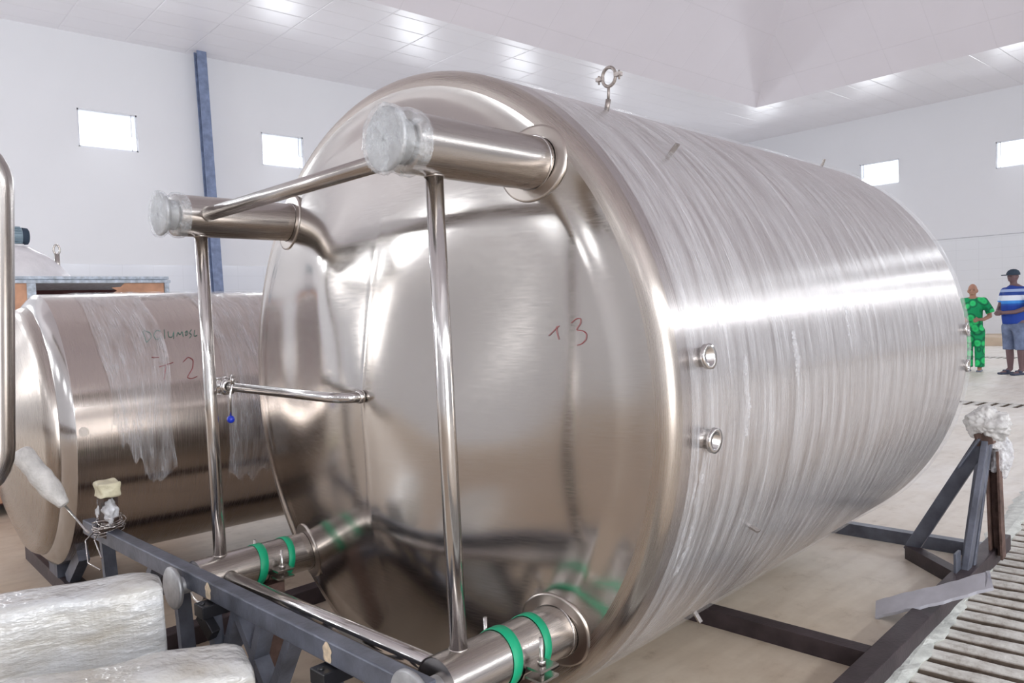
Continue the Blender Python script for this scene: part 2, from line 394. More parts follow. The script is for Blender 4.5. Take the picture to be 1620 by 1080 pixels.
# floor: slab with the drain slot left open
mb = MB()
def fquad(pts):
    V = [mb.bm.verts.new(q) for q in pts]; f = mb.bm.faces.new(V); f.smooth = False
s0, s1 = -4.0, 6.6
P = [dr_o+dr_x*s0, dr_o+dr_x*s1, dr_o+dr_x*s1+dr_y*DRW, dr_o+dr_x*s0+dr_y*DRW]
def extend(p, xx): return p + dr_x*((xx-p.x)/dr_x.x)
XA, XZ = XB-.3, XF+.3
X1a, X1b = 10.55, 10.95; X2a, X2b = 18.5, 19.0; YD0, YD1 = -6.0, 6.6
L0, L1 = extend(P[0], XA), extend(P[1], X1a); R0_, R1_ = extend(P[3], XA), extend(P[2], X1a)
fquad([(XA, YL+.3, 0), L0, L1, (X1a, YL+.3, 0)]); fquad([R0_, (XA, YR-.3, 0), (X1a, YR-.3, 0), R1_])
fquad([L0, R0_, P[3], P[0]]); fquad([P[1], P[2], R1_, L1])
for xa, xb, nxt in ((X1a, X1b, X2a), (X2a, X2b, XZ)):
    fquad([(xa, YL+.3, 0), (xa, YD1, 0), (xb, YD1, 0), (xb, YL+.3, 0)]); fquad([(xa, YD0, 0), (xa, YR-.3, 0), (xb, YR-.3, 0), (xb, YD0, 0)])
    fquad([(xb, YL+.3, 0), (xb, YR-.3, 0), (nxt, YR-.3, 0), (nxt, YL+.3, 0)])
tag(mb.build('floor', M_floor), None, kind='structure')
mb = MB(); mb.box((XA, YR-.3, -.5), (XZ, YL+.3, -.3)); tag(mb.build('floor', M_pit), None, kind='structure')
# channel walls
Mdr = Matrix(((dr_x.x, dr_y.x, 0, dr_o.x), (dr_x.y, dr_y.y, 0, dr_o.y), (0, 0, 1, 0), (0, 0, 0, 1)))
mb = MB()
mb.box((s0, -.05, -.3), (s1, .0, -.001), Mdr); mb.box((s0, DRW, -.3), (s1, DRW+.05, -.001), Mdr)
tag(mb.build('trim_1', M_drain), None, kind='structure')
mb = MB()
for xa, xb in ((X1a, X1b), (X2a, X2b)):
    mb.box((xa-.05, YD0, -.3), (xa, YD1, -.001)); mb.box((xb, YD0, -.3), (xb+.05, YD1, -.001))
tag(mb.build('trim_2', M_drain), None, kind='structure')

rnd = random.Random(4); mb = MB(); top_ = []; NB = 160
for i in range(NB+1):
    x = s0+(s1-s0)*i/NB; top_.append([mb.bm.verts.new(Mdr @ Vector((x, y, z))) for y, z in ((-.10-rnd.random()*.03, .0005), (-.075, .008+rnd.random()*.006), (-.02, .010+rnd.random()*.008), (.0+rnd.random()*.035, .003+rnd.random()*.008), (.0, -.03))])
for A_, B_ in zip(top_, top_[1:]):
    for k in range(4): f = mb.bm.faces.new([A_[k], A_[k+1], B_[k+1], B_[k]]); f.smooth = False
tag(mb.build('trim_5', flat('pale_cement_edge', (.66, .68, .64), .9, 0, .2, 18, .5)), None, kind='structure')
# grates: each slat a part
def slat(seed, L, wd):
    mb = MB(); rnd = random.Random(seed); n = 9
    prof = [(-wd/2, -.09), (-wd/2-.004, -.012), (-wd/2+.008, 0), (wd/2-.008, 0), (wd/2+.004, -.012), (wd/2, -.09)]
    rings = []
    for i in range(n+1):
        y = -.02+L*i/n; rings.append([mb.bm.verts.new((x+rnd.uniform(-.003, .003), y, z+rnd.uniform(-.003, .002))) for x, z in prof])
    for a, b in zip(rings, rings[1:]):
        for k in range(len(prof)):
            j = (k+1) % len(prof); f = mb.bm.faces.new([a[k], a[j], b[j], b[k]]); f.smooth = False
    mb.bm.faces.new(rings[0]); mb.bm.faces.new(rings[-1][::-1])
    return mb
gr = thing('drain_grate', 'pale grate of worn concrete slats in the floor channel beside the long brown rail', 'drain grate', dr_o, DA)
protos = []
for k in range(4):
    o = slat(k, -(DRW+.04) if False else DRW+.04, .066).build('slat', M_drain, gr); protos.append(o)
    # local frame of the grate: x along the channel, y to the left, so slats run to -y
    for v_ in o.data.vertices: v_.co.y = -v_.co.y
    o.data.flip_normals(); o.location = (s0+.06+k*.122, 0, 0)
k = 4
while s0+.06+k*.122 < s1-.04 and k < 84:
    o = protos[k % 4].copy(); COL.objects.link(o); o.parent = gr; o.location = (s0+.06+k*.122, 0, 0); k += 1
for name, xa, xb, lab in (('drain_grate', X1a, X1b, 'narrow slatted drain grate crossing the floor just behind the frame corner'), ('drain_grate', X2a, X2b, 'farthest drain grate, crossing the floor behind the two people')):
    g2 = thing(name, lab, 'drain grate', (xa, 0, 0)); pr = None
    for q in range(90):
        y = YD0+.07+q*(YD1-YD0-.1)/90
        if pr is None:
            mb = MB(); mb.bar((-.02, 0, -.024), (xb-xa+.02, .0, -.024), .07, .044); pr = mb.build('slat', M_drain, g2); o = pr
        else: o = pr.copy(); COL.objects.link(o); o.parent = g2
        o.location = (0, y, 0); o.rotation_euler = (0, 0, .0)

ja, jb = atZ(275, 1009, 0), atZ(345, 964, 0); jd = (jb-ja).normalized()
mb = MB(); mb.bar(ja-jd*.6+Vector((0, 0, .0005)), jb+jd*.25+Vector((0, 0, .0005)), .012, .002); tag(mb.build('trim_6', flat('dark_floor_joint', (.12, .10, .09), .9)), None, kind='structure')
# tan plinth at the foot of the front wall, tile line on the front wall
mb = MB(); mb.box((22.93, YR, 0), (XF, YL, .22)); tag(mb.build('trim_3', M_tan), None, kind='structure')
mb = MB(); mb.box((XF-.012, YR, 3.055), (XF, YL, 3.075)); tag(mb.build('trim_4', flat('grey_tile_trim', (.55, .56, .6), .6)), None, kind='structure')

# ceiling: flat perimeter band, sloping vault, flat top
KX, KY = 21.0, 12.35; QX, QY = -5.2, -4.6; RISE = .854; ST = 6.2
mb = MB()
def cq(pts, m=None):
    V = [mb.bm.verts.new(q) for q in pts]; f = mb.bm.faces.new(V); f.smooth = False
for x0_, x1_, y0_, y1_ in ((XB-.3, XF+.3, KY, YL+.3), (XB-.3, XF+.3, YR-.3, QY), (XB-.3, QX, QY, KY), (KX, XF+.3, QY, KY)):
    mb.box((x0_, y0_, HS), (x1_, y1_, HS+.15))
tag(mb.build('ceiling', M_soffit), None, kind='structure')
for nm, quad_ in (('ceiling', [(QX, KY), (KX, KY), (KX-ST, KY-ST), (QX+ST, KY-ST)]), ('ceiling', [(KX, KY), (KX, QY), (KX-ST, QY+ST), (KX-ST, KY-ST)]),
                  ('ceiling', [(KX, QY), (QX, QY), (QX+ST, QY+ST), (KX-ST, QY+ST)]), ('ceiling', [(QX, QY), (QX, KY), (QX+ST, KY-ST), (QX+ST, QY+ST)]),
                  ('ceiling', [(QX+ST, KY-ST), (KX-ST, KY-ST), (KX-ST, QY+ST), (QX+ST, QY+ST)])):
    mb = MB(); zz = [HS+.0, HS+.0, HS+RISE*ST, HS+RISE*ST] if quad_[0] != (QX+ST, KY-ST) else [HS+RISE*ST]*4
    lo = [mb.bm.verts.new((x, y, z)) for (x, y), z in zip(quad_, zz)]; hi = [mb.bm.verts.new((x, y, z+.12)) for (x, y), z in zip(quad_, zz)]
    mb.bm.faces.new(lo); mb.bm.faces.new(hi[::-1])
    for i in range(4): j = (i+1) % 4; mb.bm.faces.new([lo[i], hi[i], hi[j], lo[j]])
    for f in mb.bm.faces: f.smooth = False
    tag(mb.build(nm, M_vault), None, kind='structure')

# leaning column at the left wall
A = atY(316, 80, YL-.25); B = atY(345, 470, YL-.25)
dirc = (B-A).normalized(); foot = A+dirc*((0-A.z)/dirc.z)
mb = MB(); mb.bar(foot, A, .2, .2, up=(0, 1, 0), channel=.03)
o = mb.build('steel_column', M_post, loc=(0, 0, 0)); tag(o, 'tall blue-grey steel column leaning against the left wall between two windows', 'column')

# ---------------------------------------------------------------- big tank
TC = Vector((1.445, 2.126, 0)); TZ = 1.1216; PSI = .0752; TR = 1.02; TL = 2.527
AX = Vector((math.cos(PSI), math.sin(PSI), 0)); LA = Vector((-math.sin(PSI), math.cos(PSI), 0)); UP = Vector((0, 0, 1))
def loc1(a, l, h): return TC + AX*a + LA*l + UP*(TZ+h)
def toloc(P): v = P-TC; return Vector((v.dot(AX), v.dot(LA), v.z-TZ))
def T(a, l, h): return Vector((a, l, TZ+h))       # in the tank's own frame
tank = thing('steel_tank', 'huge stainless steel tank lying on its side, cone end with four pipe legs forward', 'tank', TC, PSI)
APEX = -.213
mb = MB(); mb.lathe([(0, TR), (.25, TR), (.26, TR), (.8, TR), (1.4, TR), (2.0, TR), (TL, TR)], c=(0, 0, TZ), n=160); mb.build('shell', M_shell, tank)
mb = MB()
kp = [(0, TR)]+[(-.044*math.sin(t_), TR-.046+.046*math.cos(t_)) for t_ in [i*PI/2/10 for i in range(1, 10)]]+[(-.046, .968)]
mb.lathe(kp, c=(0, 0, TZ), n=160); mb.build('knuckle', M_knuckle, tank)
# cone with the soft dents of a hand formed sheet and a weld seam
def dent(l, h):
    r = math.hypot(l, h); th = math.atan2(h, l)
    q = min(1, r/.968); edge = q*q*(1-q)*4
    d = .018*noise.noise(Vector((l*1.5+3.1, h*1.5-1.7, .3)))*edge + .007*noise.noise(Vector((l*3.2, h*3.2, 5)))*edge
    d += .042*math.exp(-((l+.42)**2/.07+(h-.16)**2/.06))-.022*math.exp(-((l-.28)**2/.02+(h-.42)**2/.03))+.020*math.exp(-((l-.5)**2/.03+(h-.1)**2/.06))-.022*math.exp(-((l+.1)**2/.1+(h+.45)**2/.03))
    return d
SEAM = math.radians(93)
mb = MB(); NR, NTh = 70, 200
rings = []
for i in range(NR+1):
    q = i/NR; r = .019+(.968-.019)*q; ring = []
    for k in range(NTh):
        th = 2*PI*k/NTh; l, h = math.cos(th)*r, math.sin(th)*r
        a = APEX+(-.046-APEX)*(r/.968)**1.4+dent(l, h)
        ds = min(abs((th-SEAM+PI) % (2*PI)-PI), abs((th-SEAM-PI+PI) % (2*PI)-PI))*r
        a -= .0012*math.exp(-(ds/.010)**2)*min(1, (1-q)*8)
        if q > .9: a = a*(1-(q-.9)/.1)+(-.046)*(q-.9)/.1
        ring.append(mb.bm.verts.new((a, l, TZ+h)))
    rings.append(ring)
for i in range(NR):
    for k in range(NTh): j = (k+1) % NTh; mb.quad([rings[i][k], rings[i][j], rings[i+1][j], rings[i+1][k]])
cone = mb.build('cone_end', M_cone, tank)
def cone_a(l, h): r = math.hypot(l, h); return APEX+(-.046-APEX)*(r/.968)**1.4+dent(l, h)
mb = MB(); mb.lathe([(TL, TR), (TL+.03, TR-.005), (TL+.09, TR-.05), (TL+.17, .75), (TL+.22, .5), (TL+.25, .2), (TL+.255, .001)], c=(0, 0, TZ), n=96); mb.build('dished_head', M_knuckle, tank)
# legs
LR = .0712; RLc = .893; ROT = .7676
def leg_c(i): a = ROT+(PI/2, 0, -PI/2, PI)[i]; return (RLc*math.cos(a), RLc*math.sin(a))
VPa = -.412
for i, (end, nm) in enumerate(((-.50, 'TR'), (-.50, 'TL'), (-.505, 'BL'), (-.485, 'BR'))):
    l, h = leg_c(i); a0 = cone_a(l*.93/RLc, h*.93/RLc)+.09
    mb = MB(); mb.lathe([(a0, LR), (end, LR)], c=(0, l, TZ+h), n=48)
    if i < 2: mb.lathe([(end, LR), (end-.004, LR-.004), (end-.006, LR-.03)], c=(0, l, TZ+h), n=48, cap1=True)
    else: mb.lathe([(end, LR), (end+.004, LR-.004)], c=(0, l, TZ+h), n=48, cap1=True)
    leg = mb.build('leg', M_pipe, tank)
    # reinforcing pad on the head around the leg root
    mb = MB(); rr = .104; rp = []
    for rad in (LR+.002, rr-.006, rr, rr+.001):
        ring = []
        for k in range(56):
            th = 2*PI*k/56; pl, ph = l+math.cos(th)*rad, h+math.sin(th)*rad
            rad0 = math.hypot(pl, ph)
            if rad0 <= .968: a = min(cone_a(pl, ph), -.046)
            else: qx = min(1, (rad0-.968)/.05); a = -.046*math.sqrt(max(0, 1-qx*qx))
            if rad0 > 1.015: pl *= 1.015/rad0; ph *= 1.015/rad0
            a -= .004 if rad < rr+.0005 else -.004
            ring.append(mb.bm.verts.new((a, pl, TZ+ph)))
        rp.append(ring)
    for A_, B_ in zip(rp, rp[1:]):
        for k in range(56): j = (k+1) % 56; mb.quad([A_[k], A_[j], B_[j], B_[k]])
    mb.build('pad_plate', M_knuckle, leg)
    mb = MB(); mb.tube([(v_.co.x-.001, v_.co.y, v_.co.z) for v_ in rp[1]] if False else [T(cone_a(l, h)-.006+.0*k, l+math.cos(2*PI*k/48)*(LR+.001), h+math.sin(2*PI*k/48)*(LR+.001)) for k in range(48)], .0025, n=6, closed=True)
    mb.build('weld_bead', M_bright, leg)
    # foot: stem and round plate
    gap = .045 if i < 2 else (.075 if i == 2 else .075)
    mb = MB(); mb.lathe([(end+.01, .030 if i > 1 else .052), (end-gap, .030 if i > 1 else .052)], c=(0, l, TZ+h), n=24)
    mb.lathe([(end-gap+.012, .02), (end-gap+.008, .066), (end-gap, .072), (end-gap-.005, .072), (end-gap-.009, .066), (end-gap-.009, .001)], c=(0, l, TZ+h), n=48)
    foot_ = mb.build('foot', M_plate, leg)
    if i < 2:
        # film crumpled over the foot
        mb = MB()
        def fr(r, a, th, s_=i): return (r+.003*noise.noise(Vector((a*30, math.cos(th)*4, math.sin(th)*4+s_*7)))+(.0012*math.sin(th*31) if r > .03 else 0), a+.003*noise.noise(Vector((r*40, th*3, 2))))
        ee = end-gap
        mb.lathe([(end+.03, LR+.003), (end+.015, LR+.006), (end-.003, LR+.005), (end-gap*.5, .060), (ee+.010, .070), (ee, .079), (ee-.012, .078), (ee-.014, .070), (ee-.011, .060), (ee-.010, .050), (ee-.011, .03), (ee-.011, .001)], c=(0, l, TZ+h), n=72, fn=fr)
        mb.build('foot_film', M_footfilm, leg)
# bracing pipes between legs
def pipe_between(A, B, r, name='brace_pipe', mat=M_bright, ring=True):
    mb = MB(); mb.tube([A, Vector(A)*.5+Vector(B)*.5, B], r, 28)
    o = mb.build(name, mat, tank)
    if ring:
        d = (Vector(B)-Vector(A)).normalized()
        for E_, s_ in ((Vector(A), 1), (Vector(B), -1)):
            m_ = MB(); q = E_+d*s_*(LR-.002); m_.tube([q-d*.003, q+d*.003], r+.003, 28); m_.build('weld_bead', M_pipe, o)
    return o
cc_ = [leg_c(i) for i in range(4)]
PR = .0215
pipe_between(T(VPa, *cc_[0]), T(VPa, *cc_[3]), PR); pipe_between(T(VPa, *cc_[1]), T(VPa, *cc_[2]), PR)
pipe_between(T(VPa-.0, *cc_[0]), T(VPa-.0, *cc_[1]), PR+.002, mat=M_pipe); pipe_between(T(VPa, *cc_[2]), T(VPa, *cc_[3]), PR+.002)
# outlet pipe with valve
mb = MB(); el = T(-.275, .0, 0); vend = T(-.285, .74, 0)
mb.tube(bend([T(APEX+.02, 0, 0), T(-.262, 0, 0), T(-.28, .07, .0), T(-.29, .76, .008)], .045), .0165, 24)
mb.lathe([(APEX-.018, .0165), (APEX-.017, .020), (APEX-.008, .021), (APEX, .020), (APEX+.002, .0165)], c=(0, 0, TZ), n=32)
op = mb.build('outlet_pipe', M_bright, tank)
mb = MB()
vb = T(-.29, .80, .008)
mb.lathe([(-.06, .017), (-.06, .030), (-.045, .030), (-.043, .022), (-.025, .022), (-.023, .033), (-.008, .033), (-.006, .027), (.008, .027), (.010, .033), (.025, .033), (.027, .022), (.04, .020), (.042, .028), (.052, .028), (.052, .014)], axis='y', c=vb, n=32)
for k in range(6):
    th = k*PI/3; mb.tube([vb+Vector((math.cos(th)*.034, -.03, math.sin(th)*.034)), vb+Vector((math.cos(th)*.034, .03, math.sin(th)*.034))], .004, 8)
va = mb.build('valve', M_bright, tank)
mb = MB(); hx = T(-.315, .66, 0)
mb.tube([hx+Vector((.02, 0, .030)), hx+Vector((0, 0, .03)), hx+Vector((-.012, 0, -.02)), hx+Vector((-.014, 0, -.092))], .0042, 8)
mb.tube([hx+Vector((0, 0, .022)), hx+Vector((0, 0, .052))], .008, 10); mb.tube([hx+Vector((0, -.012, .05)), hx+Vector((0, .012, .05))], .006, 10)
hd = mb.build('valve_handle', M_bright, tank)
mb = MB(); mb.lathe([(-.014*math.cos(t_), max(.0005, .014*math.sin(t_))) for t_ in [i*PI/12 for i in range(13)]], axis='z', c=hx+Vector((-.014, 0, -.104)), n=24)
tag(mb.build('handle_knob', M_blue, hd), 'blue ball knob')
# clamp straps (green tape) with bolts on the two lower legs
for i in (2, 3):
    l, h = leg_c(i)
    for j, a in enumerate((-.285, -.175)):
        mb = MB(); w2 = .013 if j else .016
        sl = .012
        mb.lathe([(a-w2, LR+.0015), (a-w2+.001, LR+.0035), (a+w2-.001, LR+.0035), (a+w2, LR+.0015)], c=(0, l, TZ+h), n=56, fn=lambda r, aa, th: (r, aa+sl*math.sin(th)))
        tag(mb.build('tape_band', M_green, tank), 'green tape band')
    mb = MB()   # saddle clamp: two lug plates and a bolt on the near side, band between the tapes
    mb.lathe([(-.262, LR+.003), (-.198, LR+.003)], c=(0, l, TZ+h), n=40, t0=PI*1.04, t1=2*PI*.98)
    for sgn in (-1, 1):
        for dz in (0, -.026):
            x0, x1 = sorted((sgn*(LR-.002), sgn*(LR+.055)))
            mb.box((-.262, l+x0, TZ+h-.012+dz), (-.198, l+x1, TZ+h-.006+dz))
    mb.build('clamp', M_pipe, tank)
    mb = MB()
    for sgn in (-1, 1):
        yb = l+sgn*(LR+.028)
        mb.tube([(-.23, yb, TZ+h-.055), (-.23, yb, TZ+h+.062)], .0052, 10)
        mb.tube([(-.23, yb, TZ+h-.005), (-.23, yb, TZ+h+.006)], .011, 6)
    mb.build('clamp_bolt', M_bright, tank)
# side nozzles
def nozzle(a, th, R, ln, ri, name='nozzle'):
    n_ = Vector((0, -math.cos(th), math.sin(th))); base = Vector((a, 0, TZ))+n_*TR
    q = Vector((0, 0, 1)).cross(n_) if abs(n_.z) < .95 else Vector((1, 0, 0)); q.normalize(); w_ = n_.cross(q)
    mb = MB(); prof = [(-.01, ri), (ln-.012, ri), (ln-.010, R), (ln, R), (ln, ri*.8), (-.005, ri*.78), (-.005, .001)]
    tmp = MB(); tmp.lathe([(x, r) for x, r in prof], n=32)
    M = Matrix(((n_.x, q.x, w_.x, base.x), (n_.y, q.y, w_.y, base.y), (n_.z, q.z, w_.z, base.z), (0, 0, 0, 1)))
    for v_ in tmp.bm.verts: v_.co = M @ v_.co
    return tmp.build(name, M_bright, tank)
nozzle(.090, math.radians(6.6), .032, .034, .025); nozzle(.102, math.radians(-4.9), .032, .034, .025)
nozzle(TL-.035, math.radians(4.8), .030, .02, .024); nozzle(TL-.035, math.radians(-4.7), .030, .02, .024)
# pipe hanger ring on top, small studs
th = math.radians(60); n_ = Vector((0, -math.cos(th), math.sin(th))); b0 = Vector((.425, 0, TZ))+n_*TR
mb = MB(); mb.tube([b0-n_*.01, b0+Vector((0, -.005, .035))], .0085, 14); mb.tube([b0+Vector((0, -.005, .03)), b0+Vector((0, -.008, .075))], .0045, 10)
rc = b0+Vector((0, -.010, .105))
mb.tube([rc+Vector((0.012*math.sin(2*PI*k/28)*0, math.cos(2*PI*k/28)*.026, math.sin(2*PI*k/28)*.030)) for k in range(28)], .0055, 8, closed=True)
for s_ in (-1, 1): mb.box((rc.x-.008, rc.y+s_*.036-.012, rc.z-.006), (rc.x+.008, rc.y+s_*.036+.012, rc.z+.006)); mb.tube([rc+Vector((0, s_*.04, -.016)), rc+Vector((0, s_*.04, .012))], .003, 8)
mb.build('pipe_ring', flat('tarnished_steel', (.33, .29, .27), .4, .8, .4, 60), tank)
for (a, thd) in ((.434, 44), (.47, -23.2), (.687, -52.6), (2.378, 66.4)):
    th = math.radians(thd); n_ = Vector((0, -math.cos(th), math.sin(th))); b0 = Vector((a, 0, TZ))+n_*TR
    mb = MB(); mb.bar(b0-n_*.01, b0+n_*.038, .006, .02, up=(1, 0, 0)); mb.build('shell_tab', M_pipe, tank)
# hand-written mark: T 3
def on_cone(x, y):
    v = ray(x, y); a = -.1
    for _ in range(8):
        tt = ((TC+AX*a-CAM).dot(AX))/v.dot(AX); q = toloc(CAM+v*tt); a = cone_a(q.y, q.z)-.0025
    return T(q.x, q.y, q.z)
mb = MB()
for st in ([(868, 531), (878, 521), (884, 515)], [(880, 516), (881, 527), (884, 537)], [(903, 511), (911, 504), (918, 503), (919, 510), (911, 522), (922, 523), (928, 528), (927, 537), (920, 544), (913, 546)]):
    mb.tube([on_cone(q.x, q.y) for q in bend([Vector((x, y, 0)) for x, y in st], 3, 3)], .0009, 5)
tag(mb.build('marker_writing', M_red, tank), 'red handwritten T 3')
# stretch film around the shell
mb = MB()
def wr(r, a, th):
    return (r+.0015*noise.noise(Vector((a*9, math.cos(th)*.8, math.sin(th)*.8)))+.0005*noise.noise(Vector((a*45, math.cos(th), math.sin(th)))), a)
mb.lathe([(.03+i*(TL+.03-.03)/150, TR+.009+(.0 if i < 148 else .004)) for i in range(151)]+[(TL+.06, TR), (TL+.1, TR-.04)], c=(0, 0, TZ), n=200, fn=wr)
mb.build('film_wrap', M_film, tank)
# loose puckers of film
def ribbon(pts, wd, seed, fn=None, amp=.3):
    """crumpled strip of film, pts in 3D with a normal"""
    mb = MB(); rnd = random.Random(seed); rows = []
    for i, (p, n_, side) in enumerate(pts):
        row = []
        wq = wd*(.5+.5*math.sin(PI*(i+.5)/len(pts)))
        for k in range(7):
            u = (k/6-.5)*wq*(1+rnd.uniform(-.3, .3)); row.append(mb.bm.verts.new(p+side*u+n_*(rnd.uniform(.0, 1)*wd*amp)))
        rows.append(row)
    for A_, B_ in zip(rows, rows[1:]):
        for k in range(6): mb.quad([A_[k], A_[k+1], B_[k+1], B_[k]])
    return mb
def shell_pt(a, thd, off=.012):
    th = math.radians(thd); n_ = Vector((0, -math.cos(th), math.sin(th))); return Vector((a, 0, TZ))+n_*(TR+off), n_, Vector((1, 0, 0))
for k, (a, t0, t1, wd) in enumerate(((.115, 5, -4, .022), (.085, -5, -26, .03), (.30, 6, -6, .03), (.62, 9, 0, .03), (.055, -2, -24, .012), (1.05, 14, 4, .02), (1.8, 16, 2, .02))):
    pts = [shell_pt(a+.004*math.sin(i*.45+k), t0+(t1-t0)*i/22) for i in range(23)]
    ribbon(pts, wd, k, amp=.18).build('film_pucker', M_pucker, tank)

# ---------------------------------------------------------------- second tank
T2C = Vector((.797, 4.615, 0)); T2R = .699; T2Z = .15+T2R; P2 = .0169
t2 = thing('steel_tank', 'smaller stainless tank lying behind on the left, marked T 2 and draped in film', 'tank', T2C, P2)
mb = MB(); mb.lathe([(0, T2R), (.1, T2R), (1., T2R), (2.2, T2R), (3.2, T2R)], c=(0, 0, T2Z), n=120); mb.build('shell', M_shell2, t2)
mb = MB(); mb.lathe([(0, T2R), (-.006, T2R-.002), (-.05, T2R-.055), (-.054, T2R-.064)], c=(0, 0, T2Z), n=120); mb.build('rim_ring', M_bright, t2)
mb = MB(); hp = [(-.040, .645)]+[(-.045-.07*math.sin(t_), .56+.075*math.cos(t_)) for t_ in [i*PI/2*.85/7 for i in range(8)]]
a_, r_ = hp[-1]
hp += [(a_-.13*(1-((r_*q)/r_)**2)*.9, r_*q) for q in (.9, .75, .6, .45, .3, .15, .01)]
mb.lathe(hp, c=(0, 0, T2Z), n=120); mb.build('dished_head', M_knuckle, t2)
mb = MB(); mb.lathe([(3.2, T2R), (3.3, .6), (3.38, .4), (3.42, .01)], c=(0, 0, T2Z), n=80); mb.build('dished_head', M_knuckle, t2)
mb = MB(); q = Vector((.03, 0, T2Z)); th = math.radians(3.7); n_ = Vector((0, -math.cos(th), math.sin(th)))
mb.tube([q+n_*(T2R-.005), q+n_*(T2R+.003)], .022, 24); mb.build('plug', M_pipe, t2)
def on_t2(x, y, off=.002):
    R = T2R+off; ax = Vector((math.cos(P2), math.sin(P2), 0)); la = Vector((-math.sin(P2), math.cos(P2), 0))
    v = ray(x, y); o_ = CAM-T2C-UP*T2Z; o_ = Vector((o_.dot(ax), o_.dot(la), o_.z)); w_ = Vector((v.dot(ax), v.dot(la), v.z))
    A_ = w_.y**2+w_.z**2; B_ = 2*(o_.y*w_.y+o_.z*w_.z); C_ = o_.y**2+o_.z**2-R*R
    tt = (-B_-math.sqrt(max(0, B_*B_-4*A_*C_)))/2/A_; q = o_+w_*tt; return Vector((q.x, q.y, q.z+T2Z))
def write(strokes, r, mat, par, f, lab):
    mb = MB()
    for st in strokes: mb.tube([f(q.x, q.y) for q in bend([Vector((x, y, 0)) for x, y in st], 2.5, 2)], r, 5)
    tag(mb.build('marker_writing', mat, par), lab)
write([[(226, 524), (229, 532), (232, 541)], [(227, 522), (238, 526), (240, 533), (232, 541)], [(254, 523), (247, 522), (243, 530), (247, 537), (255, 534)], [(260, 521), (261, 535)],
       [(266, 524), (267, 533), (273, 533), (275, 523), (275, 535)], [(280, 531), (281, 524), (285, 530), (288, 523), (290, 532)], [(293, 525), (296, 522), (298, 528), (293, 531), (295, 524)], [(303, 521), (299, 526), (304, 529), (300, 534)], [(308, 522), (307, 532), (312, 530)]], .0016, M_grnink, t2, on_t2, 'green handwritten letters')
write([[(252, 580), (262, 577), (274, 573)], [(263, 577), (261, 589), (260, 600)], [(290, 572), (298, 564), (306, 569), (305, 582), (296, 597), (303, 599), (312, 595)], [(240, 565), (252, 565)]], .0018, M_red, t2, on_t2, 'red handwritten T 2')
mb = MB(); q = Vector((-.15, -.10, T2Z+.03)); mb.box((q.x-.03, q.y-.03, q.z-.035), (q.x+.02, q.y-.022, q.z+.035)); mb.box((q.x-.03, q.y+.022, q.z-.035), (q.x+.02, q.y+.03, q.z+.035)); mb.box((q.x-.03, q.y-.03, q.z+.027), (q.x+.02, q.y+.03, q.z+.035)); mb.build('head_bracket', M_dark, t2)
# film drapes on the second tank
def drape(a0, a1, t0, t1, seed, name='film_wrap'):
    mb = MB(); na, nt = 40, 60; rows = []
    for i in range(nt+1):
        row = []
        for k in range(na+1):
            u, v_ = k/na, i/nt
            th = math.radians(t0+(t1-t0)*v_*(1-.10*abs(noise.noise(Vector((u*6, seed, 0))))-.30*(abs(u-(.72 if seed == 1 else .3))**1.3)))
            a = a0+(a1-a0)*u+.05*noise.noise(Vector((u*2, v_*3, seed)))*(v_)
            R = T2R+.006+.010*abs(noise.noise(Vector((a*14, v_*3, seed))))
            row.append(mb.bm.verts.new((a, -math.cos(th)*R, T2Z+math.sin(th)*R)))
        rows.append(row)
    for i in range(nt):
        for k in range(na):
            mb.quad([rows[i][k], rows[i][k+1], rows[i+1][k+1], rows[i+1][k]], [((a0+(a1-a0)*x/na), y/nt*1.8) for x, y in ((k, i), (k+1, i), (k+1, i+1), (k, i+1))])
    return mb.build(name, M_film2, t2)
drape(.14, .44, 100, -22, 1); drape(.70, 1.15, 100, -30, 2); drape(.42, .75, 100, 70, 3)
# bent pipe loop of the second tank at the left edge of the view
def lc2(P): v = P-T2C; c_, s_ = math.cos(P2), math.sin(P2); return Vector((v.x*c_+v.y*s_, -v.x*s_+v.y*c_, v.z))
def along(x, y, d): return CAM+ray(x, y)*d
def px_line(x, ytop, ybot, d):   # vertical 3D line through pixel (x, .) at depth d
    A_ = along(x, ytop, d); B_ = along(x, ybot, d); return A_, B_
top = along(-4, 238, 2.35); bot_ = along(-1, 770, 2.35)
side = Vector((top.x, top.y, 0)).normalized(); left = Vector((-side.y, side.x, 0))
C1 = Vector((top.x, top.y, top.z)); C2_ = Vector(bot_)
pth = [C1+left*.5+side*1.6, C1+left*.5, C1, C2_, C2_+left*.5, C2_+left*.5+side*1.6]
mb = MB(); mb.tube([lc2(q) for q in bend(pth, .12)], .043, 28); bp = mb.build('pipe_loop', M_pipe, t2)
mb = MB(); mb.lathe([(-.012, .043), (-.012, .052), (.0, .055), (.012, .052), (.012, .043)], axis='z', c=lc2(C2_+left*.15), n=32)
for v_ in mb.bm.verts:
    pass
mb.build('pipe_collar', M_bright, bp)
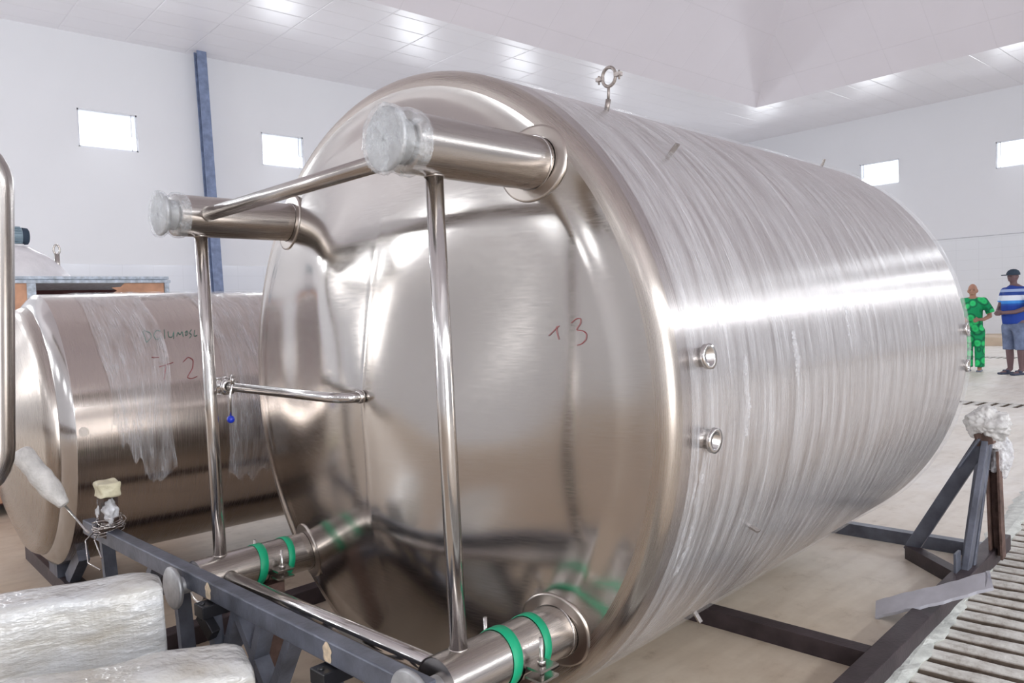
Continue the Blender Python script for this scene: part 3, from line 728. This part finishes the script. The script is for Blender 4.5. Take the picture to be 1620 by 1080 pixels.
# cradle under the second tank
cr2 = thing('tank_cradle', 'dark steel cradle holding up the round end of the smaller tank', 'cradle', (T2C.x, T2C.y, 0), P2)
for a in (.06, 2.6):
    mb = MB(); mb.bar((a, -.75, .04), (a, .75, .04), .09, .08); mb.build('base_beam', M_browniron, cr2)
    mb = MB()
    for s_ in (-1, 1):
        mb.bar((a, s_*.16, .08), (a, s_*.42, T2Z-math.sqrt(T2R**2-.42**2)-.025), .07, .05, up=(1, 0, 0))
        mb.bar((a, s_*.02, .115), (a, s_*.44, .29), .09, .05, up=(1, 0, 0)) if False else None
    mb.box((a-.05, -.09, .08), (a+.05, .09, .148)); mb.build('saddle', M_dark, cr2)
mb = MB(); mb.bar((0, -.5, .04), (2.7, -.5, .04), .08, .08); mb.build('side_rail', M_browniron, cr2)

# padded white tube with a wire, from the second tank's head to the frame
A = T2C+Vector((-.16, -.16, T2Z-.03)); A = along(30, 712, 2.95); B = along(103, 800, 2.95); C_ = along(135, 838, 2.95)
tb = thing('wrapped_pipe', 'white foam-wrapped pipe slanting down from the smaller tank, tied off with wire', 'wrapped pipe', (A.x, A.y, 0))
o0 = Vector((A.x, A.y, 0)); rnd = random.Random(3)
pts = [A+(B-A)*(i/14) for i in range(15)]
mb = MB(); mb.tube([q-o0 for q in pts], .03, 18, radii=[.034, .040, .042, .038, .040, .036, .041, .044, .038, .042, .040, .036, .030, .024, .022]); mb.build('padding', flat('white_foam_padding', (.62, .60, .58), .3, 0, .2, 20, .6), tb, subsurf=1)
mb = MB(); mb.tube([B-o0, C_-o0, along(140, 842, 2.9)-o0], .0045, 8); mb.build('wire', M_bright, tb)

# ---------------------------------------------------------------- steel frame (cradle) of the big tank
fr_ = thing('support_cradle', 'dark welded steel frame of rails, beams and struts that carries the huge tank', 'steel frame', TC, PSI)
def F(p): v = Vector(p)-TC; return Vector((v.dot(AX), v.dot(LA), v.z))
# long rail on the right, parallel to the tank
lr = F((4.60, 1.335, 0)).y
mb = MB(); mb.bar((-.75, lr, .04), (F((4.66, 1.33, 0)).x, lr, .04), .085, .08); mb.build('long_rail', M_browniron, fr_, bevel=.004)
mb = MB(); mb.bar((-.75, -lr+.25, .04), (3.1, -lr+.25, .04), .085, .08); mb.build('long_rail', M_browniron, fr_, bevel=.004)
x1 = F((2.80, 1.5, 0)).x; x2 = F((4.41, 1.7, 0)).x
mb = MB(); mb.bar((x1, lr+.04, .035), (x1-.0, -lr+.2, .035), .07, .07, channel=.008); mb.build('cross_rail', M_browniron, fr_)
mb = MB(); mb.bar((x2, lr+.04, .035), (x2, -lr+.2, .035), .06, .07, channel=.008); mb.build('cross_rail', M_dark, fr_)
mb = MB(); mb.bar((-.50, lr+.04, .035), (-.50, -lr+.2, .035), .06, .07); mb.build('cross_rail', M_dark, fr_)
P1 = F(atZ(1440, 862, .07)); P2_ = F(atZ(1525, 905, .07)); P3 = F(atZ(1578, 872, .07))
P1.z = P2_.z = P3.z = .07
apx = F(atX(1556, 690, 4.22))
mb = MB(); mb.bar((P1.x, P1.y, .035), (P2_.x, P2_.y+.02, .035), .06, .07); mb.build('corner_brace', M_browniron, fr_)
mb = MB(); mb.bar((P1.x, P1.y, .04), (apx.x, apx.y, apx.z-.02), .065, .045, up=(1, 0, 0)); mb.build('strut', M_dark, fr_, bevel=.003)
mb = MB(); mb.bar((P2_.x+.02, P2_.y, .04), (apx.x+.0, apx.y-.01, apx.z-.03), .06, .03, up=(0, 1, 0)); mb.build('post', M_dark, fr_, bevel=.003)
mb = MB(); mb.bar((P3.x, P3.y, .04), (apx.x+.09, apx.y-.02, apx.z-.08), .07, .06, up=(0, 1, 0), channel=.01); mb.build('post', M_rust, fr_)
mb = MB(); mb.bar((P2_.x+.10, P2_.y+.01, .04), (apx.x+.04, apx.y-.0, apx.z-.02), .03, .06, up=(0, 1, 0)); mb.build('post', M_dark, fr_, bevel=.003)
mb = MB(); mb.bar((P2_.x-.03, P2_.y+.02, .04), (P2_.x-.03, P2_.y+.02, .17), .08, .012, up=(0, 1, 0)); mb.build('gusset', M_dark, fr_, bevel=.002)
mb = MB(); mb.bar((apx.x-.03, apx.y+.10, apx.z-.16), (apx.x-.01, apx.y+.01, apx.z-.01), .012, .10, up=(1, 0, 0)); mb.build('gusset', M_dark, fr_, bevel=.004)
# top bar from the apex in under the tank
mb = MB(); mb.bar((apx.x, apx.y-.04, apx.z), (apx.x, apx.y+.03, apx.z-.02), .05, .06); mb.build('saddle_bar', M_rust, fr_)
# the far side twin of the corner support
ly = -lr+.2
mb = MB(); mb.bar((x2, ly-.3, .05), (x2+.0, ly, .6), .06, .05, up=(1, 0, 0)); mb.build('strut', M_dark, fr_)
mb = MB(); mb.bar((x2, ly, .05), (x2, ly, .66), .06, .06, up=(0, 1, 0)); mb.build('post', M_dark, fr_)
# front beam under the leg ends and its truss
bz = TZ-.618; ba = -.535
mb = MB(); mb.bar((ba+.012, -.66, bz), (ba+.012, 1.66, bz), .05, .062); fb = mb.build('front_beam', M_dark, fr_, bevel=.005)
def spot(l, hh):
    mb = MB(); mb.lathe([(-.0265+ba+.012+.0, .001), (-.0265+ba+.012, .024)], c=(0, l, bz+hh), n=26, fn=lambda r, a, th: (r*(.75+.38*abs(math.sin(th))+.10*math.sin(5*th)), a)); return mb
for l, hh in ((.42, .0), (-.28, .0)):
    tag(spot(l, hh).build('burn_mark', M_cream, fb), 'cream scorched paint patch')
for l in (.42, -.28):
    mb = MB(); mb.box((ba-.05, l-.035, bz-.075), (ba+.045, l+.03, bz-.035)); mb.bar((ba-.03, l+.02, bz-.07), (ba-.02, l-.045, bz-.13), .05, .03, up=(1, 0, 0)); mb.tube([(ba-.035, l, bz-.03), (ba-.035, l, bz-.09)], .009, 10)
    cb = mb.build('clamp_block', M_black, fr_, bevel=.004)
    mb = MB(); mb.bar((ba+.0, l, bz-.07), (ba+.03, l+.01, .1), .035, .04, up=(0, 1, 0)); mb.build('strut', M_dark, fr_)
for (l0, l1, z1) in ((.30, .02, .1), (.28, .52, .1), (.12, .34, .08), (-.05, .22, .08), (-.45, -.2, .08), (-.5, -.62, .08), (.75, .75, .08), (.95, 1.3, .08), (1.5, 1.5, .08)):
    mb = MB(); mb.bar((ba+.03, l0, bz-.025), (ba+.05, l1, z1), .03, .05, up=(1, 0, 0)); mb.build('strut', M_dark, fr_)
mb = MB(); mb.bar((ba+.05, -.75, .05), (ba+.05, 1.7, .05), .08, .09); mb.build('base_beam', M_browniron, fr_)
for i in (2, 3):    # stands under the clamped legs
    l, h = leg_c(i)
    mb = MB(); mb.bar((-.23, l, .0), (-.23, l, TZ+h-LR-.003), .07, .09, up=(0, 1, 0)); mb.build('post', M_rust, fr_)
    mb = MB(); mb.bar((-.23, l, .35), (ba+.03, l, .12), .05, .04, up=(0, 1, 0)); mb.build('strut', M_dark, fr_)
# post with foam on the beam's left end
pe = F(atZ(160, 862, .56)); pl = 1.40
mb = MB(); mb.bar((ba+.012, pl, bz), (ba+.012, pl, bz+.165), .055, .075, up=(0, 1, 0)); mb.build('post', flat('dark_rusted_post', (.05, .028, .02), .6, .2, .8, 25, .4), fr_)
pw = TC+AX*(ba+.012)+LA*pl
pad = thing('foam_pad', 'yellowed foam block wrapped in film capping the rusty post beside the smaller tank', 'foam pad', (pw.x, pw.y, bz+.165))
mb = MB(); mb.box((-.04, -.055, 0), (.04, .055, .065)); bmesh.ops.subdivide_edges(mb.bm, edges=mb.bm.edges[:], cuts=4, use_grid_fill=True)
for v_ in mb.bm.verts:
    v_.co += Vector((noise.noise(v_.co*25), noise.noise(v_.co*25+Vector((5, 0, 0))), noise.noise(v_.co*25+Vector((0, 9, 0)))))*.012
for f in mb.bm.faces: f.smooth = True
mb.build('foam', M_foam, pad, subsurf=2)
def crumple(seed, size, n=3, amp=.35, freq=3.):
    mb = MB(); bmesh.ops.create_icosphere(mb.bm, subdivisions=n, radius=1)
    for v_ in mb.bm.verts:
        q = v_.co*freq+Vector((seed*7.3, 0, 0)); d = 1+amp*noise.noise(q)+amp*.55*(.35-abs(noise.noise(q*2.3)))+amp*.4*(.3-abs(noise.noise(q*5+Vector((3, 1, 2)))))
        v_.co = Vector((v_.co.x*size[0], v_.co.y*size[1], v_.co.z*size[2]))*d
    for f in mb.bm.faces: f.smooth = True
    return mb
mb = crumple(2, (.025, .032, .045), 4, .5, 1.6); mb.build('film', M_scrap, pad, loc=(-.005, -.045, -.05))
mb = crumple(6, (.028, .03, .05), 4, .5, 1.6); mb.build('film', M_scrap, pad, loc=(-.005, .045, -.06))
# wires tangled round the post
wt = thing('wire_tangle', 'tangle of thin silver wire twisted round the rusty post by the wrapped pipe', 'wire', (pw.x, pw.y, bz+.03))
mb = MB(); rnd = random.Random(12)
for k in range(5):
    ph = rnd.uniform(0, 6); pts = []
    for i in range(26):
        t_ = i/25*4*PI; pts.append(Vector((math.cos(t_+ph)*(.055+.01*math.sin(k+t_)), math.sin(t_+ph)*(.06+.012*math.cos(t_*1.3)), .02*math.sin(t_*.7+k)+.01*k)))
    mb.tube(pts, .0018, 5)
mb.tube([Vector((-.03, .05, 0)), Vector((-.09, .0, -.03)), Vector((-.11, -.12, -.09)), Vector((-.09, -.22, -.10))], .003, 6)
mb.tube([Vector((-.03, .02, 0)), Vector((-.07, -.06, -.02)), Vector((-.08, -.2, -.06))], .003, 6)
mb.build('wire', M_bright, wt)
# crumpled film at the rear support
cf = TC+AX*apx.x+LA*apx.y+UP*apx.z
wad = thing('plastic_wad', 'crumpled white plastic film bunched over the top of the rear frame post', 'plastic film', (cf.x, cf.y, cf.z))
mb = crumple(5, (.075, .09, .075), 5, .55, 1.3); mb.build('bunched_film', film('milky_film', .45, .95, .25, (5, 5, 5), .8, 'Object', (.80, .79, .78)), wad, loc=(.03, -.02, .06))
mb = crumple(8, (.05, .05, .11), 5, .55, 1.4); mb.build('hanging_film', M_scrap, wad, loc=(.12, -.03, -.09))

# broken pale board lying over the rail
def bz_(t_): return .016+.235*t_
A = atZ(1375, 965, bz_(0))
pd = thing('plastic_board', 'long pale grey board with a broken end lying across the brown rail beside the grate', 'board', (A.x, A.y, 0))
o0 = Vector((A.x, A.y, 0)); mb = MB(); n = 16; top_, bot = [], []
ea, eb = atZ(1380, 964, .016), atZ(1576, 914, .25); cl = [ea+(eb-ea)*(i/n)+Vector((0, 0, .003*math.sin(i*.5))) for i in range(n+1)]
for i in range(n+1):
    d = (cl[min(n, i+1)]-cl[max(0, i-1)]).normalized(); sd = Vector((0, 0, 1)).cross(d).normalized()
    c_ = cl[i]-o0; wd = .058+.003*math.sin(i*2.1)
    sd = (sd+Vector((0, 0, .42))).normalized(); pts_ = [c_+sd*wd, c_-sd*wd]
    if i == 0: pts_[1] += d*.03
    if i == n: pts_[0] -= d*.05
    top_.append([mb.bm.verts.new(q) for q in pts_]); bot.append([mb.bm.verts.new(q-Vector((0, 0, .013))) for q in pts_])
for i in range(n):
    for q4 in ((top_[i][0], top_[i][1], top_[i+1][1], top_[i+1][0]), (bot[i][1], bot[i][0], bot[i+1][0], bot[i+1][1]), (top_[i][0], top_[i+1][0], bot[i+1][0], bot[i][0]), (top_[i][1], bot[i][1], bot[i+1][1], top_[i+1][1])):
        f = mb.bm.faces.new(q4); f.smooth = False
mb.bm.faces.new([top_[0][0], bot[0][0], bot[0][1], top_[0][1]]); mb.bm.faces.new([top_[-1][0], top_[-1][1], bot[-1][1], bot[-1][0]])
mb.build('board', flat('pale_grey_board', (.58, .58, .64), .5, 0, .1, 12), pd)

# ---------------------------------------------------------------- wrapped bundles in the foreground
def bundle(name, label, A, B, wd, hz, seed, fade=.0):
    """rounded wrapped package from A to B (top centre line), wd wide, hz tall"""
    A = Vector(A); B = Vector(B); x = (B-A); L = x.length; x.normalize(); y = UP.cross(x).normalized(); z = x.cross(y)
    base = Vector((B.x, B.y, B.z-hz)); o = thing(name, label, 'wrapped bundle', base)
    mb = MB(); mb.box((0, -wd/2, -hz), (L, wd/2, 0)); bmesh.ops.subdivide_edges(mb.bm, edges=mb.bm.edges[:], cuts=11, use_grid_fill=True)
    for v_ in mb.bm.verts:
        q = v_.co.copy()
        ex = max(0, (abs(q.x-L/2)/(L/2)-.9)/.1); f = 1-.09*ex*ex
        # round the corners
        ny, nz = q.y/(wd/2), (q.z+hz/2)/(hz/2); cor = max(0, abs(ny)-.6)*max(0, abs(nz)-.6)/.16
        s_ = (1-.07*cor)*f
        q.y *= s_; q.z = -hz/2+(q.z+hz/2)*s_
        nn = Vector((noise.noise(q*6+Vector((seed, 0, 0))), noise.noise(q*6+Vector((0, seed, 0))), noise.noise(q*6+Vector((0, 0, seed)))))
        q += nn*.014
        cr_ = math.sin(q.x*9+seed)*.5+.5; q.y *= 1-.03*cr_**6; q.z += (.006*cr_**6)
        v_.co = A+x*q.x+y*q.y+z*q.z-base
    for f_ in mb.bm.faces: f_.smooth = True
    mb.build('wrapping', M_bundle, o, subsurf=1)
    return o
bA = bundle('wrapped_bundle', 'upper white film-wrapped bundle lying beside the foot plate of the lower left leg', atZ(255, 908, .585), atZ(-110, 968, .585), .21, .265, 3)
bB = bundle('wrapped_bundle', 'lower white film-wrapped bundle nearest the camera at the bottom edge', atZ(396, 1022, .50), atZ(-60, 1112, .50), .24, .50, 9)
bC = bundle('wrapped_bundle', 'dusty beige bundle mostly hidden underneath the upper white bundle', atZ(238, 1004, .318), atZ(-100, 1085, .318), .17, .318, 5)
for ch_ in bC.children: ch_.data.materials[0] = flat('dusty_beige_wrap', (.42, .34, .26), .5, 0, .25, 5, .5)

# ---------------------------------------------------------------- crate and wrapped machine behind the smaller tank
CY = 6.7; cz = atY(150, 437, CY).z; cx1 = atY(267, 440, CY).x; cx0 = .05; cD = 1.3
crate = thing('wooden_crate', 'open wooden crate with blue-grey frame and dark inside, behind the smaller tank', 'crate', ((cx0+cx1)/2, CY+cD/2, 0))
ox = (cx0+cx1)/2; hw = (cx1-cx0)/2; hd_ = cD/2
mb = MB(); mb.box((-hw, -hd_, cz-.022), (hw, hd_, cz)); mb.box((-hw-.01, -hd_-.01, cz-.052), (hw+.01, hd_+.01, cz-.030)); mb.box((-hw+.02, -hd_+.02, cz-.032), (hw-.02, hd_-.02, cz-.020)); mb.build('lid', M_bluegrey, crate)
for sx in (-1, 1):
    for sy in (-1, 1):
        mb = MB(); x0, x1 = sorted((sx*hw, sx*(hw-.035))); y0, y1 = sorted((sy*hd_, sy*(hd_-.05))); mb.box((x0, y0, 0), (x1, y1, cz-.052)); mb.build('corner_post', M_bluegrey, crate)
px0 = atY(42, 450, CY).x-ox
mb = MB(); mb.box((px0, -hd_, 0), (px0+.06, -hd_+.04, cz-.052)); mb.build('corner_post', M_bluegrey, crate)
mb = MB(); mb.box((-hw+.04, -hd_+.005, .1), (px0-.0, -hd_+.03, cz-.053)); mb.build('side_panel', M_wood, crate)
mb = MB()      # torn plywood at the right end
xr = hw-.04; zt_ = cz-.053
poly = [(xr, zt_), (xr, .1), (xr-.30, .1), (xr-.28, zt_-.17), (xr-.18, zt_-.13), (xr-.42, zt_-.10), (xr-.36, zt_-.06), (xr-.40, zt_-.035), (xr-.33, zt_-.03), (xr-.30, zt_)]
fr0 = [mb.bm.verts.new((x, -hd_+.008, z)) for x, z in poly]; bk0 = [mb.bm.verts.new((x, -hd_+.022, z)) for x, z in poly]
mb.bm.faces.new(fr0); mb.bm.faces.new(bk0[::-1])
for i in range(len(poly)): j = (i+1) % len(poly); mb.bm.faces.new([fr0[i], bk0[i], bk0[j], fr0[j]])
for f in mb.bm.faces: f.smooth = False
mb.build('side_panel', M_wood, crate)
mb = MB(); mb.box((-hw+.04, hd_-.04, .1), (hw-.04, hd_-.02, cz-.053)); mb.box((-hw+.04, -hd_+.05, .08), (hw-.04, hd_-.04, .1)); mb.build('inner_panel', M_dkwood, crate)
# wrapped machine on the crate
mc = atY(40, 430, CY+.45); mh = atY(60, 391, CY+.45).z-cz
mach = thing('wrapped_machine', 'machine under milky plastic wrap with a grey-blue motor, standing on the crate', 'machine', (mc.x-.12, CY+.5, cz))
mb = MB(); xe = atY(112, 432, CY+.45).x-(mc.x-.12)
def mfn(r, a, th): return (r*(1+.05*noise.noise(Vector((math.cos(th)*3, math.sin(th)*3, a*6)))+.012*math.sin(th*26+a*30)), a)
mb.lathe([(0, xe), (.03, xe*.97), (.10, xe*.86), (.18, xe*.66), (mh-.02, xe*.42), (mh, xe*.36), (mh+.005, .01)], axis='z', n=72, fn=mfn)
mb.build('plastic_wrap', M_wrapgrey, mach)
mz = mh+.02; xm = atY(48, 380, CY+.45).x-(mc.x-.12); mt = (atY(48, 359, CY+.45).z-atY(48, 386, CY+.45).z)/2
mb = MB(); mb.lathe([(xm-.36, .01), (xm-.36, mt), (xm-.05, mt), (xm-.045, mt*.9)], c=(0, 0, mz+mt), n=40)
for k in range(22):
    th = 2*PI*k/22; mb.bar((xm-.34, math.cos(th)*mt, mz+mt+math.sin(th)*mt), (xm-.06, math.cos(th)*mt, mz+mt+math.sin(th)*mt), .006, .02, up=(0, math.cos(th), math.sin(th)))
mo = mb.build('motor', M_motor, mach)
mb = MB(); mb.lathe([(xm-.055, mt*.9), (xm-.05, mt*1.02), (xm-.01, mt*.95), (xm, mt*.7), (xm, .001)], c=(0, 0, mz+mt), n=40); mb.build('fan_cover', M_navy, mo)
mb = MB(); mb.bar((xm-.3, 0, mz-.02), (xm-.05, 0, mz-.02), .16, .04); mb.build('motor_foot', M_wrapgrey, mach)
le = atY(92, 398, CY+.45); lx = le.x-(mc.x-.12)
mb = MB(); mb.tube([Vector((lx+.0*k, math.cos(2*PI*k/20)*.0, 0)) + Vector((math.cos(2*PI*k/20)*.022, 0, le.z-cz+.02+math.sin(2*PI*k/20)*.04)) for k in range(20)], .008, 8, closed=True)
mb.tube([(lx, 0, xe*.1), (lx, 0, le.z-cz-.02)], .02, 12); mb.build('lifting_eye', M_pipe, mach)

# ---------------------------------------------------------------- people
def skinned(name, mat, parent, chains, head=None, voxel=.010):
    """tapered limbs laid along chains of (x, y, z, r) and fused into one continuous surface"""
    mb = MB()
    def ell(c, s_, shape=None):
        res = bmesh.ops.create_icosphere(mb.bm, subdivisions=3, radius=1)
        for v_ in res['verts']:
            q = shape(v_.co.copy()) if shape else v_.co.copy()
            v_.co = Vector(c)+Vector((q.x*s_[0], q.y*s_[1], q.z*s_[2]))
    for ch in chains:
        # resample so radii change smoothly; r may be (front-back, sideways)
        P = [Vector(p[:3]) for p in ch]; Rr = [p[3] if isinstance(p[3], tuple) else (p[3], p[3]) for p in ch]
        for k in range(len(P)-1):
            n = max(2, int((P[k+1]-P[k]).length/.02))
            rings = []
            d = (P[k+1]-P[k]).normalized(); up = Vector((1, 0, 0)) if abs(d.x) < .7 else Vector((0, 0, 1))
            a_ = (up-d*up.dot(d)).normalized(); b_ = d.cross(a_)
            for i in range(n+1):
                t_ = i/n; e = t_*t_*(3-2*t_)*.5+t_*.5; c = P[k].lerp(P[k+1], t_)
                ra, rb = Rr[k][0]*(1-e)+Rr[k+1][0]*e, Rr[k][1]*(1-e)+Rr[k+1][1]*e
                rings.append([mb.bm.verts.new(c+a_*math.cos(2*PI*j/20)*ra+b_*math.sin(2*PI*j/20)*rb) for j in range(20)])
            for A_, B_ in zip(rings, rings[1:]):
                for j in range(20): mb.quad([A_[j], A_[(j+1) % 20], B_[(j+1) % 20], B_[j]])
            mb.bm.faces.new(rings[0]); mb.bm.faces.new(rings[-1][::-1])
        for q, rr in zip(P[1:-1] if name != 'body' else P, Rr[1:-1] if name != 'body' else Rr):
            ell(q, (rr[0], rr[1], min(rr)))
    if head:
        c = Vector((head[1], 0, head[0]-.115))
        def skull(q):
            k = 1-.28*max(0, -q.z); q = Vector((q.x*k+.10*max(0, -q.z), q.y*k, q.z))
            if q.x > .6 and abs(abs(q.y)-.38) < .2 and abs(q.z-.02) < .16: q.x -= .08
            return q
        ell(c, (.095, .074, .118), skull); ell(c+Vector((.094, 0, -.02)), (.020, .014, .026)); ell(c+Vector((.082, 0, -.062)), (.014, .026, .009))
        for s_ in (-1, 1): ell(c+Vector((-.005, s_*.074, -.01)), (.018, .012, .03))
        for s_ in (-1, 1):
            m_ = MB(); m_.lathe([(-.009*math.cos(t_), max(.0004, .009*math.sin(t_))) for t_ in [i*PI/8 for i in range(9)]], c=c+Vector((.079, s_*.03, .008)), n=12); m_.build('eye', M_black, parent)
    o = mb.build(name, mat, parent)
    rm = o.modifiers.new('remesh', 'REMESH'); rm.mode = 'VOXEL'; rm.voxel_size = voxel; rm.use_smooth_shade = True
    sm = o.modifiers.new('smooth', 'SMOOTH'); sm.factor = .5; sm.iterations = 4 if name != 'body' else 1
    # bake the fused surface into the mesh
    dg = bpy.context.evaluated_depsgraph_get(); dg.update(); me = bpy.data.meshes.new_from_object(o.evaluated_get(dg)); me.name = name
    o.modifiers.clear(); o.data = me
    return o
def fingers(w_, d, s_):
    """five short chains leaving the wrist end w_ along d"""
    w_ = Vector(w_); d = Vector(d).normalized(); sd = d.cross(Vector((0, 0, 1))).normalized()*s_; out = []
    for k, ln in enumerate((.062, .072, .068, .052)):
        b = w_+d*.05+Vector((0, 0, .03-.02*k)); out.append([(*w_, .028), (*b, .011), (*(b+d*ln*.6), .009), (*(b+d*ln+sd*.015), .007)])
    b = w_+d*.02+Vector((0, 0, .03)); out.append([(*w_, .028), (*b, .012), (*(b+d*.04+Vector((0, 0, .02))), .009)])
    return out
def head_chain(H, lean=0):
    z = H
    return [(lean, 0, z-.31, .06), (lean+.01, 0, z-.25, .052), (lean+.015, 0, z-.16, .05)]
# man in the striped polo, facing left in the photo, hands clasped in front
mp = atZ(1606, 592, 0); H = 1.76; ang = math.atan2(.664, -.747)+.25
man = thing('person', 'person in dark cap and blue striped polo with hands clasped, at the right edge', 'person', (mp.x, mp.y, 0), ang)
hip = (0, 0, .95)
body = [[(*hip, .14), (-.01, 0, 1.1, .15), (0, 0, 1.28, .16), (-.01, 0, 1.42, .12)]+head_chain(H)]
hands = []
for s_ in (-1, 1):
    body.append([(*hip, .14), (0, s_*.10, .86, .095), (.0, s_*.11, .50, .062), (-.02, s_*.11, .30, .058), (-.02, s_*.11, .09, .040), (.06, s_*.12, .035, .036), (.16, s_*.125, .025, .022)])
    wr = (.30, s_*.05, 1.05)
    body.append([(-.01, 0, 1.42, .12), (-.02, s_*.17, 1.41, .065), (-.02, s_*.24, 1.28, .052), (.02, s_*.27, 1.12, .042), (.17, s_*.17, 1.06, .034), (*wr, .028)])
    body += fingers(wr, (.6, -s_*.8, -.1), s_)
skinned('body', M_skin2, man, body, (H, .02), .007)
skinned('polo_shirt', M_polo, man, [[(.0, 0, 1.10, (.205, .185)), (.0, 0, .96, (.195, .18)), (0, 0, .86, (.185, .17))], [(.0, 0, 1.10, (.205, .185)), (.01, 0, 1.25, (.20, .17)), (.0, 0, 1.38, (.17, .14)), (-.01, 0, 1.455, .085)]]+[[(0, 0, 1.38, (.17, .14)), (-.02, s_*.19, 1.40, .078), (-.02, s_*.25, 1.27, .07), (-.015, s_*.262, 1.22, .068)] for s_ in (-1, 1)])
skinned('denim_shorts', M_denim, man, [[(0, 0, .97, .16), (0, 0, .90, .165)]]+[[(0, 0, .90, .165), (0, s_*.10, .80, .12), (0, s_*.115, .55, .095), (0, s_*.115, .42, .09)] for s_ in (-1, 1)])
mb = MB(); mb.lathe([(H-.085, .101), (H-.05, .100), (H-.01, .078), (H+.012, .04), (H+.018, .001)], axis='z', n=32, c=(.015, 0, 0)); mb.box((.06, -.065, H-.088), (.20, .065, H-.074)); mb.build('cap', M_navy, man, subsurf=0)
for s_ in (-1, 1):
    mb = MB(); mb.box((-.08, s_*.12-.048, 0), (.20, s_*.12+.048, .035)); mb.bar((.06, s_*.12-.055, .05), (.06, s_*.12+.055, .05), .05, .05); mb.build('sandal', M_shoe, man, bevel=.012)
# woman in green print
wp = atZ(1541, 587, 0); H = 1.56; ang = math.atan2(.664, -.747)+.9
wo = thing('person', 'person in green patterned top and trousers standing half behind the huge tank', 'person', (wp.x, wp.y, 0), ang)
hip = (0, 0, .85)
body = [[(*hip, .12), (0, 0, 1.0, .12), (0, 0, 1.15, .13), (0, 0, 1.25, .10)]+head_chain(H, .02)]
for s_ in (-1, 1):
    body.append([(*hip, .12), (0, s_*.08, .76, .08), (0, s_*.085, .45, .055), (-.01, s_*.085, .25, .05), (-.01, s_*.085, .07, .036), (.05, s_*.09, .03, .032), (.13, s_*.09, .022, .026)])
    wr = (.24, s_*.10, .93)
    body.append([(0, 0, 1.25, .10), (0, s_*.15, 1.25, .055), (-.03, s_*.23, 1.10, .045), (-.01, s_*.25, .98, .036), (.12, s_*.17, .93, .03), (*wr, .024)])
    body += fingers(wr, (.8, -s_*.3, -.1), s_)
skinned('body', M_skin, wo, body, (H, .03), .007)
skinned('patterned_top', M_greencloth, wo, [[(0, 0, .78, .15), (0, 0, .95, .145), (0, 0, 1.12, .15), (0, 0, 1.22, .12)]]+[[(0, 0, 1.22, .12), (0, s_*.16, 1.25, .07), (-.02, s_*.24, 1.10, .07), (-.02, s_*.26, 1.04, .072)] for s_ in (-1, 1)])
skinned('patterned_trousers', M_greencloth, wo, [[(0, 0, .88, .13), (0, 0, .82, .135)]]+[[(0, 0, .82, .135), (0, s_*.08, .72, .10), (0, s_*.09, .40, .08), (0, s_*.09, .08, .075)] for s_ in (-1, 1)])
for s_ in (-1, 1):
    mb = MB(); mb.box((-.05, s_*.09-.04, 0), (.17, s_*.09+.04, .03)); mb.build('sandal', M_grey, wo, bevel=.01)
fold = atZ(1543, 545, 0)
